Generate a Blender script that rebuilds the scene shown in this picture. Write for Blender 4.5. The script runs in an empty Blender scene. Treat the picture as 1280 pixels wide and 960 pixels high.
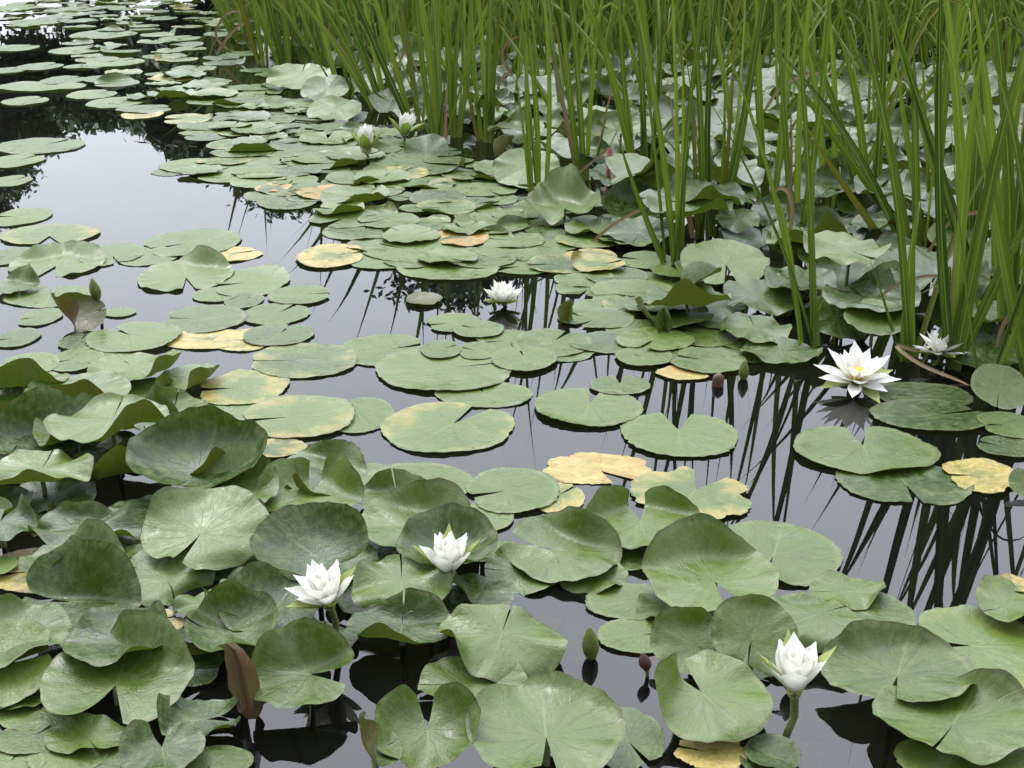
import bpy, math, random
from mathutils import Vector, Matrix, noise as mnoise
R = math.radians
rnd = random.Random(11)
sc = bpy.context.scene
COL = sc.collection

# ------------------------------------------------------------------ camera
F, PITCH, CH = 1600.0, R(21.0), 1.0
cam = bpy.data.cameras.new('camera'); camo = bpy.data.objects.new('camera', cam); COL.objects.link(camo)
camo.location = (0, 0, CH); camo.rotation_euler = (R(90) - PITCH, 0, 0)
cam.sensor_width = 36; cam.lens = 36 * F / 1280; cam.clip_start = 0.05; cam.clip_end = 2000
sc.camera = camo
FW = Vector((0, math.cos(PITCH), -math.sin(PITCH))); UP = Vector((0, math.sin(PITCH), math.cos(PITCH)))
def ray(px, py): return FW + Vector((1, 0, 0)) * ((px - 640) / F) + UP * ((480 - py) / F)
def at(px, py, z=0.0):
    d = ray(px, py); t = (z - CH) / d.z
    return Vector((0, 0, CH)) + d * t
def at_depth(px, py, Y):
    d = ray(px, py); return Vector((0, 0, CH)) + d * (Y / d.y)
def proj(p):
    v = Vector(p) - Vector((0, 0, CH)); k = v.dot(FW)
    if k < 0.05: return (-9999, -9999, 1)
    return (640 + F * v.x / k, 480 - F * v.dot(UP) / k, k)
def view_ang(py): return PITCH + math.atan((py - 480) / F)

# ------------------------------------------------------------------ node helpers
class NT:
    def __init__(s, t): s.t = t; t.nodes.clear()
    def n(s, typ, _in=None, **kw):
        nd = s.t.nodes.new(typ)
        for k, v in kw.items(): setattr(nd, k, v)
        for k, v in (_in or {}).items():
            if isinstance(v, bpy.types.NodeSocket): s.t.links.new(v, nd.inputs[k])
            else: nd.inputs[k].default_value = v
        return nd
    def m(s, op, a, b=0.0, c=0.0, clamp=False):
        return s.n('ShaderNodeMath', {0: a, 1: b, 2: c}, operation=op, use_clamp=clamp).outputs[0]
    def mix(s, f, a, b):
        nd = s.n('ShaderNodeMix', data_type='RGBA')
        for i, v in ((0, f), (6, a), (7, b)):
            if isinstance(v, bpy.types.NodeSocket): s.t.links.new(v, nd.inputs[i])
            else: nd.inputs[i].default_value = v if i == 0 else (*v, 1)
        return nd.outputs[2]
    def ss(s, v, lo, hi):
        return s.n('ShaderNodeMapRange', {0: v, 1: lo, 2: hi, 3: 0.0, 4: 1.0}, interpolation_type='SMOOTHSTEP').outputs[0]
    def noise(s, vec, scale, detail=3, rough=.55, dist=0):
        return s.n('ShaderNodeTexNoise', {'Vector': vec, 'Scale': scale, 'Detail': detail, 'Roughness': rough, 'Distortion': dist}).outputs['Fac']
    def att(s, name): return s.n('ShaderNodeAttribute', attribute_name=name)
def newmat(name):
    m = bpy.data.materials.new(name); m.use_nodes = True
    return m, NT(m.node_tree)

def leaf_material():
    m, N = newmat('lily_leaf')
    geo = N.n('ShaderNodeNewGeometry'); bf = geo.outputs['Backfacing']
    uv = N.n('ShaderNodeUVMap', uv_map='UVMap').outputs[0]
    var = N.att('var').outputs['Fac']; yl = N.att('yl').outputs['Fac']; rd = N.att('rd').outputs['Fac']
    off = N.n('ShaderNodeCombineXYZ', {0: N.m('MULTIPLY', var, 37.0), 1: N.m('MULTIPLY', var, 91.0), 2: var}).outputs[0]
    vec = N.n('ShaderNodeVectorMath', {0: uv, 1: off}, operation='ADD').outputs[0]
    sep = N.n('ShaderNodeSeparateXYZ', {0: uv})
    x, y = sep.outputs[0], sep.outputs[1]
    r = N.m('SQRT', N.m('ADD', N.m('MULTIPLY', x, x), N.m('MULTIPLY', y, y)))
    th = N.m('ARCTAN2', y, x)
    # branching radial veins
    wob = N.m('MULTIPLY', N.m('SUBTRACT', N.noise(vec, 3.0, 2), .5), .55)
    v1 = N.m('ABSOLUTE', N.m('SINE', N.m('MULTIPLY', N.m('ADD', th, wob), 7.5)))
    v2 = N.m('ABSOLUTE', N.m('SINE', N.m('MULTIPLY', N.m('SUBTRACT', th, wob), 19.0)))
    l1 = N.m('SUBTRACT', 1.0, N.ss(v1, 0.0, .16)); l2 = N.m('SUBTRACT', 1.0, N.ss(v2, 0.0, .30))
    l2 = N.m('MULTIPLY', l2, N.ss(r, .35, .7))
    vein = N.m('MULTIPLY', N.m('MAXIMUM', l1, N.m('MULTIPLY', l2, .6)), N.m('SUBTRACT', 1.0, N.m('MULTIPLY', r, .45)), clamp=True)
    n1 = N.noise(vec, 1.6, 4, .6); n2 = N.noise(vec, 6.0, 5, .65); n3 = N.noise(vec, 22.0, 3)
    g = N.mix(N.ss(N.m('ADD', N.m('MULTIPLY', var, .7), N.m('MULTIPLY', n1, .5)), .25, .95), (.011, .031, .0012), (.058, .096, .013))
    pol = N.n('ShaderNodeCombineXYZ', {0: N.m('MULTIPLY', th, 7.0), 1: N.m('MULTIPLY', r, 1.6), 2: N.m('MULTIPLY', var, 61.0)}).outputs[0]
    stk = N.noise(pol, 1.0, 5, .7)
    g = N.mix(N.m('MULTIPLY', N.ss(n2, .42, .7), .6), g, (.070, .104, .028))
    g = N.mix(N.m('MULTIPLY', N.ss(stk, .52, .72), .55), g, (.012, .022, .004))
    g = N.mix(N.m('MULTIPLY', N.ss(stk, .45, .28), .4), g, (.078, .096, .032))
    g = N.mix(N.m('MULTIPLY', vein, .24), g, (.105, .145, .045))
    mid = N.m('MULTIPLY', N.m('MULTIPLY', N.m('SUBTRACT', 1.0, N.ss(N.m('ABSOLUTE', y), .008, .026)), N.ss(x, .1, -.05)), N.m('SUBTRACT', .8, N.m('MULTIPLY', r, .7)), clamp=True)
    g = N.mix(N.m('MULTIPLY', mid, .6), g, (.10, .14, .05))
    # brownish flecks and worn marks
    fl = N.m('MULTIPLY', N.ss(N.noise(vec, 7.0, 5, .75, 1.2), .62, .70), .7)
    g = N.mix(fl, g, (.026, .028, .009))
    # yellowing that creeps in from patches of the margin
    yv = N.m('ADD', N.m('ADD', N.m('MULTIPLY', r, .42), N.m('MULTIPLY', n1, 1.15)), N.m('ADD', N.m('MULTIPLY', yl, 1.12), N.m('MULTIPLY', stk, .55)))
    yf = N.m('MULTIPLY', N.ss(yv, 1.52, 2.08), N.ss(yl, 0.0, .12))
    yc = N.mix(N.ss(n2, .35, .7), (.21, .18, .032), (.30, .235, .095))
    yc = N.mix(N.m('MULTIPLY', N.ss(N.m('ADD', n1, N.m('MULTIPLY', rd, .8)), .62, .9), .7), yc, (.20, .095, .022))
    g = N.mix(yf, g, yc)
    g = N.mix(N.m('MULTIPLY', N.m('MULTIPLY', N.ss(r, .86, .95), N.ss(stk, .40, .58)), .5), g, (.115, .135, .055))
    g = N.mix(N.m('MULTIPLY', N.m('MULTIPLY', yf, N.ss(N.noise(vec, 5.0, 5, .75, .8), .56, .66)), .7), g, (.075, .038, .010))
    # thin brown rim
    g = N.mix(N.m('MULTIPLY', N.ss(r, .955, .99), N.att('rim').outputs['Fac']), g, (.028, .022, .012))
    back = N.mix(rd, (.050, .062, .008), (.060, .022, .013))
    back = N.mix(N.m('MULTIPLY', vein, .35), back, (.12, .12, .04))
    back = N.mix(N.m('MULTIPLY', n2, .35), back, (.05, .042, .014))
    front = N.mix(N.m('MULTIPLY', N.ss(rd, .55, .9), .75), g, (.050, .046, .004))
    base = N.mix(bf, front, back)
    rough = N.m('ADD', N.m('MULTIPLY', N.ss(n2, .3, .7), .20), N.m('MULTIPLY', N.ss(n1, .5, .3), -.08)); rough = N.m('ADD', rough, .30); rough = N.m('SUBTRACT', rough, N.m('MULTIPLY', N.ss(N.noise(vec, 1.9, 3), .60, .66), .22))
    hgt = N.m('ADD', N.m('MULTIPLY', vein, -.3), N.m('ADD', N.m('MULTIPLY', n2, .9), N.m('MULTIPLY', n3, .22)))
    bump = N.n('ShaderNodeBump', {'Strength': .4, 'Distance': .004, 'Height': hgt}).outputs[0]
    p = N.n('ShaderNodeBsdfPrincipled', {'Base Color': base, 'Roughness': rough, 'IOR': 1.45, 'Specular IOR Level': .40, 'Normal': bump})
    tc = N.mix(.5, base, (.08, .14, .006))
    tr = N.n('ShaderNodeBsdfTranslucent', {'Color': tc, 'Normal': bump})
    mx = N.n('ShaderNodeMixShader', {0: .18, 1: p.outputs[0], 2: tr.outputs[0]})
    N.n('ShaderNodeOutputMaterial', {0: mx.outputs[0]})
    return m

def reed_material(name, c0, c1, tipc, tipf, transl=.22):
    m, N = newmat(name)
    uv = N.n('ShaderNodeUVMap', uv_map='UVMap').outputs[0]
    sep = N.n('ShaderNodeSeparateXYZ', {0: uv}); u, v = sep.outputs[0], sep.outputs[1]
    oi = N.n('ShaderNodeObjectInfo'); rr = oi.outputs['Random']
    var = N.att('var').outputs['Fac']
    rv = N.m('FRACT', N.m('ADD', rr, var))
    st = N.n('ShaderNodeCombineXYZ', {0: N.m('MULTIPLY', u, 14.0), 1: N.m('MULTIPLY', v, 2.2), 2: N.m('MULTIPLY', rv, 50.0)}).outputs[0]
    n = N.noise(st, 1.0, 4, .6)
    c = N.mix(rv, c0, c1)
    c = N.mix(N.m('MULTIPLY', N.ss(n, .45, .7), .5), c, tuple(min(1, k * 1.7) for k in c1))
    c = N.mix(N.m('MULTIPLY', N.ss(N.m('ABSOLUTE', N.m('SUBTRACT', u, .5)), .09, .02), .45), c, tuple(min(1, k * 2.0) for k in c1))
    big = N.n('ShaderNodeCombineXYZ', {0: N.m('MULTIPLY', u, 1.5), 1: N.m('MULTIPLY', v, 3.0), 2: N.m('MULTIPLY', rv, 90.0)}).outputs[0]
    nb = N.noise(big, 1.0, 3)
    c = N.mix(N.m('MULTIPLY', N.ss(N.m('ADD', v, N.m('MULTIPLY', N.m('SUBTRACT', nb, .5), 1.1)), 1.02 - tipf, 1.12), N.ss(rv, .35, .9)), c, tipc)
    c = N.mix(N.m('MULTIPLY', N.ss(v, .13, .0), .6), c, (.13, .15, .05))
    bump = N.n('ShaderNodeBump', {'Strength': .5, 'Distance': .002, 'Height': n}).outputs[0]
    p = N.n('ShaderNodeBsdfPrincipled', {'Base Color': c, 'Roughness': .45, 'Specular IOR Level': .28, 'Normal': bump})
    tr = N.n('ShaderNodeBsdfTranslucent', {'Color': c})
    mx = N.n('ShaderNodeMixShader', {0: transl, 1: p.outputs[0], 2: tr.outputs[0]})
    N.n('ShaderNodeOutputMaterial', {0: mx.outputs[0]})
    return m

def plain(name, c0, c1, scale=30, rough=.5, transl=0.0, bumpd=.001):
    m, N = newmat(name)
    tc = N.n('ShaderNodeTexCoord').outputs['Object']
    n = N.noise(tc, scale, 4, .6)
    c = N.mix(N.ss(n, .3, .7), c0, c1)
    b = N.n('ShaderNodeBump', {'Strength': .4, 'Distance': bumpd, 'Height': n}).outputs[0]
    p = N.n('ShaderNodeBsdfPrincipled', {'Base Color': c, 'Roughness': rough, 'Specular IOR Level': .25, 'Normal': b})
    out = p.outputs[0]
    if transl:
        tr = N.n('ShaderNodeBsdfTranslucent', {'Color': c})
        out = N.n('ShaderNodeMixShader', {0: transl, 1: out, 2: tr.outputs[0]}).outputs[0]
    N.n('ShaderNodeOutputMaterial', {0: out})
    return m

def petal_material(name, tip, base, back):
    m, N = newmat(name)
    uv = N.n('ShaderNodeUVMap', uv_map='UVMap').outputs[0]
    sep = N.n('ShaderNodeSeparateXYZ', {0: uv}); u, v = sep.outputs[0], sep.outputs[1]
    bf = N.n('ShaderNodeNewGeometry').outputs['Backfacing']
    st = N.n('ShaderNodeCombineXYZ', {0: N.m('MULTIPLY', u, 9.0), 1: N.m('MULTIPLY', v, 1.2), 2: 0.0}).outputs[0]
    n = N.noise(st, 1.0, 3)
    f = N.ss(N.m('ADD', v, N.m('MULTIPLY', N.m('SUBTRACT', n, .5), .25)), .02, .42)
    c = N.mix(f, base, tip)
    cb = N.mix(f, base, back)
    c = N.mix(bf, c, cb)
    b = N.n('ShaderNodeBump', {'Strength': .35, 'Distance': .001, 'Height': n}).outputs[0]
    p = N.n('ShaderNodeBsdfPrincipled', {'Base Color': c, 'Roughness': .5, 'Normal': b})
    tr = N.n('ShaderNodeBsdfTranslucent', {'Color': c})
    mx = N.n('ShaderNodeMixShader', {0: .3, 1: p.outputs[0], 2: tr.outputs[0]})
    N.n('ShaderNodeOutputMaterial', {0: mx.outputs[0]})
    return m

M_LEAF = leaf_material()
M_REED = reed_material('reed_green', (.011, .036, .004), (.105, .155, .015), (.24, .18, .04), .18)
M_REEDY = reed_material('reed_yellowing', (.045, .068, .007), (.085, .085, .010), (.26, .14, .025), .35)
M_DRY = reed_material('reed_dry', (.10, .058, .028), (.20, .145, .08), (.18, .12, .06), .3, .1)
M_RED = plain('reed_red_brown', (.10, .036, .02), (.16, .065, .035), 60, .55)
M_STALK = plain('stalk_green', (.055, .075, .02), (.10, .11, .035), 40, .4)
M_BUD = plain('bud_green', (.045, .065, .010), (.085, .095, .02), 70, .45)
M_BROWN = plain('bud_brown', (.032, .016, .009), (.06, .03, .016), 60, .5)
M_PET = petal_material('petal_white', (.66, .65, .61), (.48, .47, .21), (.60, .605, .53))
M_SEP = petal_material('sepal_green', (.30, .34, .11), (.22, .27, .05), (.15, .21, .03))
M_STAM = plain('stamen_yellow', (.70, .48, .05), (.82, .66, .16), 200, .5)
M_BARK = plain('bark', (.05, .04, .03), (.12, .10, .08), 8, .85, 0, .02)
M_TLEAF = plain('tree_foliage', (.022, .045, .012), (.055, .09, .025), 1.2, .5, .2)

# ------------------------------------------------------------------ mesh helpers
def link(name, me, parent=None, loc=None):
    o = bpy.data.objects.new(name, me); COL.objects.link(o)
    if parent: o.parent = parent
    if loc is not None: o.location = loc
    return o
def mesh(name, V, Fc, mat, uv=None, attrs=None, smooth=True):
    me = bpy.data.meshes.new(name); me.from_pydata([tuple(v) for v in V], [], Fc)
    me.materials.append(mat)
    if uv:
        ul = me.uv_layers.new(name='UVMap'); li = [0] * len(me.loops)
        me.loops.foreach_get('vertex_index', li)
        ul.data.foreach_set('uv', [c for i in li for c in uv[i]])
    for k, vals in (attrs or {}).items():
        a = me.attributes.new(k, 'FLOAT', 'POINT'); a.data.foreach_set('value', vals)
    if smooth: me.polygons.foreach_set('use_smooth', [True] * len(me.polygons))
    me.update()
    return me
def tag(o, label, cat, group=None, kind=None):
    if label: o['label'] = label
    if cat: o['category'] = cat
    if group: o['group'] = group
    if kind: o['kind'] = kind
    return o
def tube(pts, rads, n=8):
    V, Fc = [], []
    for i, p in enumerate(pts):
        a = pts[max(0, i - 1)]; b = pts[min(len(pts) - 1, i + 1)]
        d = (Vector(b) - Vector(a)).normalized()
        s = d.cross(Vector((0.31, .9, .2))).normalized(); t = d.cross(s)
        for k in range(n):
            an = 2 * math.pi * k / n
            V.append(Vector(p) + (s * math.cos(an) + t * math.sin(an)) * rads[i])
    for i in range(len(pts) - 1):
        for k in range(n):
            k2 = (k + 1) % n
            Fc.append((i * n + k, i * n + k2, (i + 1) * n + k2, (i + 1) * n + k))
    Fc.append(tuple(range(n - 1, -1, -1))); Fc.append(tuple((len(pts) - 1) * n + k for k in range(n)))
    return V, Fc
def smst(a, b, x):
    t = min(1, max(0, (x - a) / (b - a))); return t * t * (3 - 2 * t)

# ------------------------------------------------------------------ lily pads
def pad_geometry(r, notch, gap=9, asp=1.0, cup=0.0, wave=.03, ups=(), crease=0.0, teeth=.012, tilt=0.0, td=90.0, seed=0, nr=9, na=60, ragged=0.0, lobe=.16, folds=(), ruf=0.0):
    """verts about the stalk point, metres; world azimuths in degrees, 90 = away from the viewer"""
    q = random.Random(seed)
    ph = [q.uniform(0, 6.28) for _ in range(8)]
    no = R(notch); g = R(gap)
    V, UVs, Fc = [], [], []
    c = Vector((.14, 0, 0))
    kk = q.choice((2, 3, 3, 4))
    for j in range(na + 1):
        f = g + (2 * math.pi - 2 * g) * j / na
        dn = min(f, 2 * math.pi - f)
        rim = 1 + .025 * math.sin(2 * f + ph[0]) + .018 * math.sin(5 * f + ph[1]) + teeth * math.sin(27 * f + ph[2]) * (.6 + .4 * math.sin(4 * f + ph[3])) + teeth * .8 * q.uniform(-1, 1)
        if ragged: rim -= ragged * max(0, mnoise.noise((math.cos(f) * 2.2 + ph[4], math.sin(f) * 2.2, ph[5]))) * 1.6 + ragged * .25 * q.random()
        rim *= 1 - lobe * math.exp(-(dn / .32) ** 2)
        rx, ry = math.cos(f) * rim, math.sin(f) * rim
        wf = f + no
        rho, z, last = 0.0, 0.0, 0.0
        for i in range(1, nr + 1):
            t = i / nr
            a = cup * t ** 1.5
            for (dirw, wid, ang, start) in ups:
                dd = (wf - R(dirw) + math.pi) % (2 * math.pi) - math.pi
                a += R(ang) * math.exp(-(dd / R(wid)) ** 2) * smst(start, min(1.0, start + .45), t)
            rho += (t - last) * math.cos(a); z += (t - last) * math.sin(a); last = t
            zz = z + wave * t ** 2.2 * (math.sin(kk * f + ph[4]) + .6 * math.sin((kk + 2) * f + ph[5]) + .35 * math.sin((kk + 5) * f + ph[6]) * t)
            px, py = c.x + (rx - c.x) * rho, ry * rho
            zz += ruf * t ** 4 * (math.sin(11 * f + ph[2]) * (.5 + .5 * math.sin(2 * f + ph[3])) + .5 * math.sin(17 * f + ph[7]))
            zz += crease * abs(py) + .012 * mnoise.noise((px * 2.5 + ph[0] * 7, py * 2.5, ph[1])) * t
            V.append([px, py, zz]); UVs.append((c.x + (rx - c.x) * t - c.x * (1 - t), ry * t))
    V.append([c.x, 0, 0]); UVs.append((0, 0)); ci = len(V) - 1
    for j in range(na):
        a, b = j * nr, (j + 1) * nr
        Fc.append((ci, a, b))
        for i in range(nr - 1): Fc.append((a + i, a + i + 1, b + i + 1, b + i))
    cn, sn = math.cos(no), math.sin(no)
    ax = Vector((-math.sin(R(td)), math.cos(R(td)), 0))
    Mt = Matrix.Rotation(-R(tilt), 3, ax)
    out = []
    for x, y, z in V:
        v = Vector((x * cn - y * sn, (x * sn + y * cn) * asp, z))
        for fi, (fd, fo, fa, fs) in enumerate(folds):
            D = Vector((math.cos(R(fd)), math.sin(R(fd)), 0)); side = D.y * v.x - D.x * v.y
            s = v.dot(D) - fo - .07 * math.sin(side * 3.1 + ph[7] + fi)
            if s > 0:
                m = 7; h = s / m; hx = hz = 0.0; wob = 1 + .22 * math.sin(side * 4.3 + ph[6])
                for j in range(m):
                    a = R(fa) * wob * smst(0, fs, (j + .5) * h); hx += h * math.cos(a); hz += h * math.sin(a)
                v = v + D * (hx - s); v.z += hz
        out.append(Mt @ (v * r))
    ctr = out[ci].copy()
    return out, Fc, UVs, ctr

PADS = []   # dicts: everything about each pad
def P(cx, cy, w, h, notch=270, kind='f', **k):
    PADS.append(dict(cx=cx, cy=cy, w=w, h=h, notch=notch, kind=kind, **k))

# --- foreground, left
P(0, 832, 145, 113, 20, 'u', z=.05, gap=4, wave=.01, var=.95, cup=.12, label='round yellow-green pad cut off by the left edge near the front corner')
P(148, 848, 184, 117, 272, 'u', z=.05, gap=17, ups=[(60, 40, 50, .45)], wave=.035, label='large heart-shaped pad with its notch facing the viewer, front left')
P(100, 752, 140, 92, 180, 'u', z=.06, tilt=4, gap=6, ups=[(80, 62, 62, .15)], wave=.04, label='pad folded up across its middle, dark back half upright, front left')
P(58, 712, 165, 48, 200, 'f', yl=.75, l=1, label='yellow-green blotched pad lying behind the folded upright pad, front left')
P(107, 662, 128, 46, 180, 'b', z=.05, wave=.09, cup=.15)
P(257, 660, 145, 98, 250, 'u', z=.09, gap=5, wave=.05, var=.75, ups=[(200, 40, 30, .5)], label='big pale raised leaf beside the dark bowl leaf, left front')
P(205, 718, 112, 66, 300, 'u', z=.03, wave=.06, var=.8)
P(256, 757, 78, 34, 100, 'b', z=.02, wave=.08, var=.8)
P(292, 788, 112, 75, 180, 'u', z=.07, cup=.35, wave=.05, ups=[(225, 35, 60, .5)], rd=.35)
P(245, 812, 105, 48, 60, 'b', z=.045, cup=.3, rd=.55, ups=[(250, 55, 70, .4)], var=.2)
P(250, 900, 108, 52, 10, 'b', z=.02, wave=.07, gap=14, ups=[(330, 40, 40, .5)], var=.3)
P(182, 778, 100, 36, 30, 'f', yl=.6, wave=.03)
P(50, 892, 105, 40, 100, 'f', var=.85, wave=.04)
P(38, 922, 95, 40, 60, 'f', var=.8, wave=.04, l=2)
P(203, 938, 92, 62, 110, 'u', z=.03, gap=16, wave=.05, crease=.1, label='small crinkled pad with a notch pointing away at the bottom edge, left')
P(85, 946, 100, 44, 100, 'f', var=.9, wave=.03)
P(268, 953, 95, 40, 250, 'f', var=.85, l=2)
P(10, 955, 90, 42, 80, 'f', var=.9)
P(148, 955, 80, 40, 300, 'f', var=.8, l=1)
P(2, 770, 40, 24, 180, 'f', var=.9)
P(2, 708, 38, 24, 200, 'b', z=.02, var=.9)
P(-5, 640, 42, 50, 270, 'u', z=.04, var=.8)
# --- foreground, centre left
P(390, 692, 148, 98, 320, 'u', z=.10, gap=4, cup=.38, wave=.03, var=.05, label='big dark green bowl-shaped leaf behind the leftmost white lily')
P(342, 764, 118, 74, 250, 'u', z=.07, crease=.22, gap=5, wave=.04, var=.1, label='dark leaf creased along its midrib, left of the leftmost white lily')
P(378, 842, 122, 86, 355, 'u', z=.05, gap=12, cup=.2, tilt=6, ups=[(100, 55, 62, .25)], wave=.05, var=.15, label='bright green cupped leaf with a pointed right lobe, below the leftmost white lily')
P(502, 730, 116, 62, 95, 'u', z=.08, cup=.1, wave=.085, ups=[(265, 40, -60, .6)], var=.7)
P(560, 693, 128, 54, 270, 'u', z=.06, cup=.3, wave=.04, var=.45)
P(502, 786, 132, 54, 90, 'b', z=.05, cup=.42, wave=.05, ups=[(270, 60, 30, .5)], var=.02, label='dark water-holding bowl leaf with a bright green rim, front centre')
P(625, 798, 156, 88, 80, 'u', z=.06, tilt=12, td=120, wave=.07, cup=-.1, var=.75, label='pale wavy leaf sloping to the right, in front of the front centre lily')
P(598, 742, 80, 44, 60, 'b', z=.03, wave=.05, var=.05)
P(592, 856, 138, 52, 180, 'b', z=.02, cup=.12, wave=.03, var=.45)
P(535, 918, 134, 96, 95, 'u', z=.05, gap=10, cup=.25, wave=.06, var=.55, label='pale two-lobed leaf with an upright notch at the bottom edge, centre')
P(462, 938, 70, 66, 30, 'u', z=.06, tilt=25, td=200, cup=.5, rd=.35, var=.25, label='narrow cupped leaf showing its olive underside at the bottom edge')
P(682, 912, 190, 122, 272, 'u', z=.07, gap=7, wave=.03, cup=.1, ups=[(70, 40, 30, .55)], var=.6, label='largest front leaf with pale midrib and notch facing the viewer, bottom centre')
P(782, 922, 100, 92, 300, 'f', ragged=.1, var=.8, wave=.03)
P(518, 655, 142, 66, 300, 'b', z=.05, cup=.12, wave=.03, ups=[(70, 50, 60, .5)], var=.75)
P(652, 713, 86, 66, 180, 'u', z=.02, wave=.04, var=.85)
P(704, 688, 138, 78, 170, 'u', z=.035, gap=9, wave=.05, ups=[(40, 35, 50, .6)], var=.72, label='pale overlapping two-lobed pad right of the front centre lily')
P(785, 692, 66, 56, 90, 'f', var=.8)
P(802, 655, 146, 66, 92, 'b', z=.03, gap=12, wave=.02, ups=[(120, 28, 75, .45), (55, 28, 75, .45)], var=.6, label='pad with two dark lobes curled upright at its back, below the orange pad')
P(888, 720, 164, 92, 285, 'u', z=.06, gap=10, tilt=2, ups=[(95, 50, 60, .4)], wave=.04, var=.65, label='large overlapping pad with dark raised back rim, left of the big flat pad')
P(792, 752, 120, 46, 10, 'f', var=.85, l=1)
P(795, 794, 96, 44, 10, 'f', var=.75)
P(860, 802, 96, 84, 330, 'u', z=.05, wave=.04, cup=.12, var=.5)
P(942, 792, 100, 98, 250, 'u', z=.10, gap=5, cup=.12, wave=.03, var=.55, label='upright grey-green leaf facing the viewer behind the front right stalked lily')
P(1015, 770, 108, 58, 30, 'u', z=.075, wave=.06, cup=-.1, ups=[(275, 40, 25, .5)], var=.6, rd=.3)
P(1082, 767, 124, 62, 130, 'f', var=.8, wave=.02)
P(968, 690, 168, 80, 250, 'f', gap=4, var=.9, l=1, yl=.12, rd=.5, fo=[(228, .62, 125, .2)], label='big flat pale pad floating left of the front reed reflections')
P(884, 872, 156, 104, 118, 'u', z=.05, gap=12, wave=.04, cup=.12, ups=[(165, 30, 45, .4)], var=.7, label='leaf with a deep notch at its upper left, left of the front right stalked lily')
P(888, 940, 100, 46, 160, 'f', yl=.95, ragged=.25, wave=.06, l=1, label='ragged yellow dying pad at the bottom edge below the front right lily')
P(955, 950, 60, 42, 40, 'f', var=.1, rd=.3)
P(1025, 953, 110, 40, 270, 'f', var=.3, wave=.03, z=-.012)
P(965, 945, 70, 44, 150, 'u', z=.01, var=.05, crease=.2)
P(1124, 838, 186, 84, 250, 'u', z=.055, tilt=3, gap=5, ups=[(95, 60, 52, .45)], wave=.035, var=.5, label='wide leaf with its back rim raised, right of the front right stalked lily')
P(1196, 898, 200, 78, 240, 'u', z=.04, tilt=-1, cup=.12, wave=.05, ups=[(60, 40, 40, .5)], var=.75, label='widest pale wavy pad, lower right')
P(1212, 952, 180, 60, 120, 'f', var=.8, wave=.03, l=1)
P(1226, 808, 168, 108, 175, 'f', gap=8, var=.92, yl=.28, wave=.025, ragged=.06, label='large flat yellow-rimmed pad cut by the right edge')
P(1262, 756, 86, 52, 200, 'b', z=.03, wave=.1, cup=.2, var=.85, yl=.25)
P(1268, 733, 60, 22, 90, 'b', z=.02, yl=.7, wave=.06)
# --- left bank of raised leaves
P(48, 590, 128, 50, 90, 'b', z=.09, cup=.3, wave=.06, var=.7, rd=.15, label='raised pale leaf with wavy front rim at the left edge')
P(55, 548, 118, 74, 260, 'u', z=.06, cup=.25, wave=.03, var=.05, label='dark upright leaf with pale midrib behind the raised rim leaf, left edge')
P(136, 528, 142, 54, 90, 'b', z=.13, cup=.22, wave=.06, var=.75, label='pale raised bowl leaf with wavy rim, left, on a visible stalk')
P(252, 580, 180, 74, 260, 'u', z=.08, tilt=14, cup=.34, wave=.03, ups=[(80, 70, 40, .5)], rd=.25, var=.0, label='largest dark bowl leaf with an olive back rim, left of centre')
P(140, 590, 118, 62, 100, 'b', z=.05, cup=.75, wave=.05, rd=.1, var=.15, label='olive leaf curled into a trough beneath the pale bowl leaf')
P(98, 490, 124, 42, 90, 'b', z=.09, cup=.35, wave=.03, rd=.4, var=.55)
P(35, 508, 130, 30, 90, 'b', z=.06, cup=.3, rd=.5, var=.2)
P(30, 480, 112, 40, 100, 'b', z=.08, cup=.35, tilt=-6, td=90, wave=.02, var=.4)
P(172, 461, 122, 38, 130, 'b', z=.05, wave=.04, ups=[(350, 40, 50, .5)], var=.85)
P(238, 474, 78, 38, 180, 'b', z=.025, ups=[(350, 45, 45, .4)], var=.85)
P(178, 490, 80, 32, 180, 'b', z=.02, ups=[(350, 40, 45, .5)], var=.8)
P(95, 449, 66, 32, 200, 'f', var=.7, l=1)
P(33, 457, 78, 34, 170, 'f', var=.85, l=1)
P(140, 443, 70, 24, 200, 'f', var=.9)
P(100, 426, 52, 20, 90, 'f', var=.35, yl=.2)
P(167, 421, 120, 38, 135, 'f', gap=5, var=.8, l=2, ups=[(350, 40, 12, .6)])
P(22, 422, 54, 25, 200, 'f', var=.8)
P(255, 398, 106, 36, 180, 'n', gap=2, var=.7, label='flat grey-green pad with a slit notch pointing left, left of centre water')
P(258, 424, 108, 26, 350, 'f', yl=.85, l=0)
P(305, 425, 78, 28, 40, 'f', yl=.75, l=0)
P(348, 418, 90, 28, 75, 'n', gap=5, var=.55, l=2)
P(378, 450, 138, 44, 185, 'f', gap=2, yl=.42, var=.85, l=1)
P(303, 484, 114, 46, 190, 'f', yl=.5, var=.9, ragged=.05)
P(266, 524, 124, 56, 350, 'f', var=.85, l=0)
P(372, 520, 146, 54, 195, 'f', yl=.38, var=.88, l=2, gap=4, ups=[(15, 40, 10, .6)])
P(448, 518, 90, 52, 120, 'f', var=.85, l=0)
P(300, 558, 100, 26, 0, 'f', yl=.8, l=0)
P(560, 533, 172, 64, 58, 'f', gap=10, yl=.42, var=.88, l=1, ragged=.05, label='round floating pad with yellow blotched left side and notch at upper right, centre')
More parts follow.
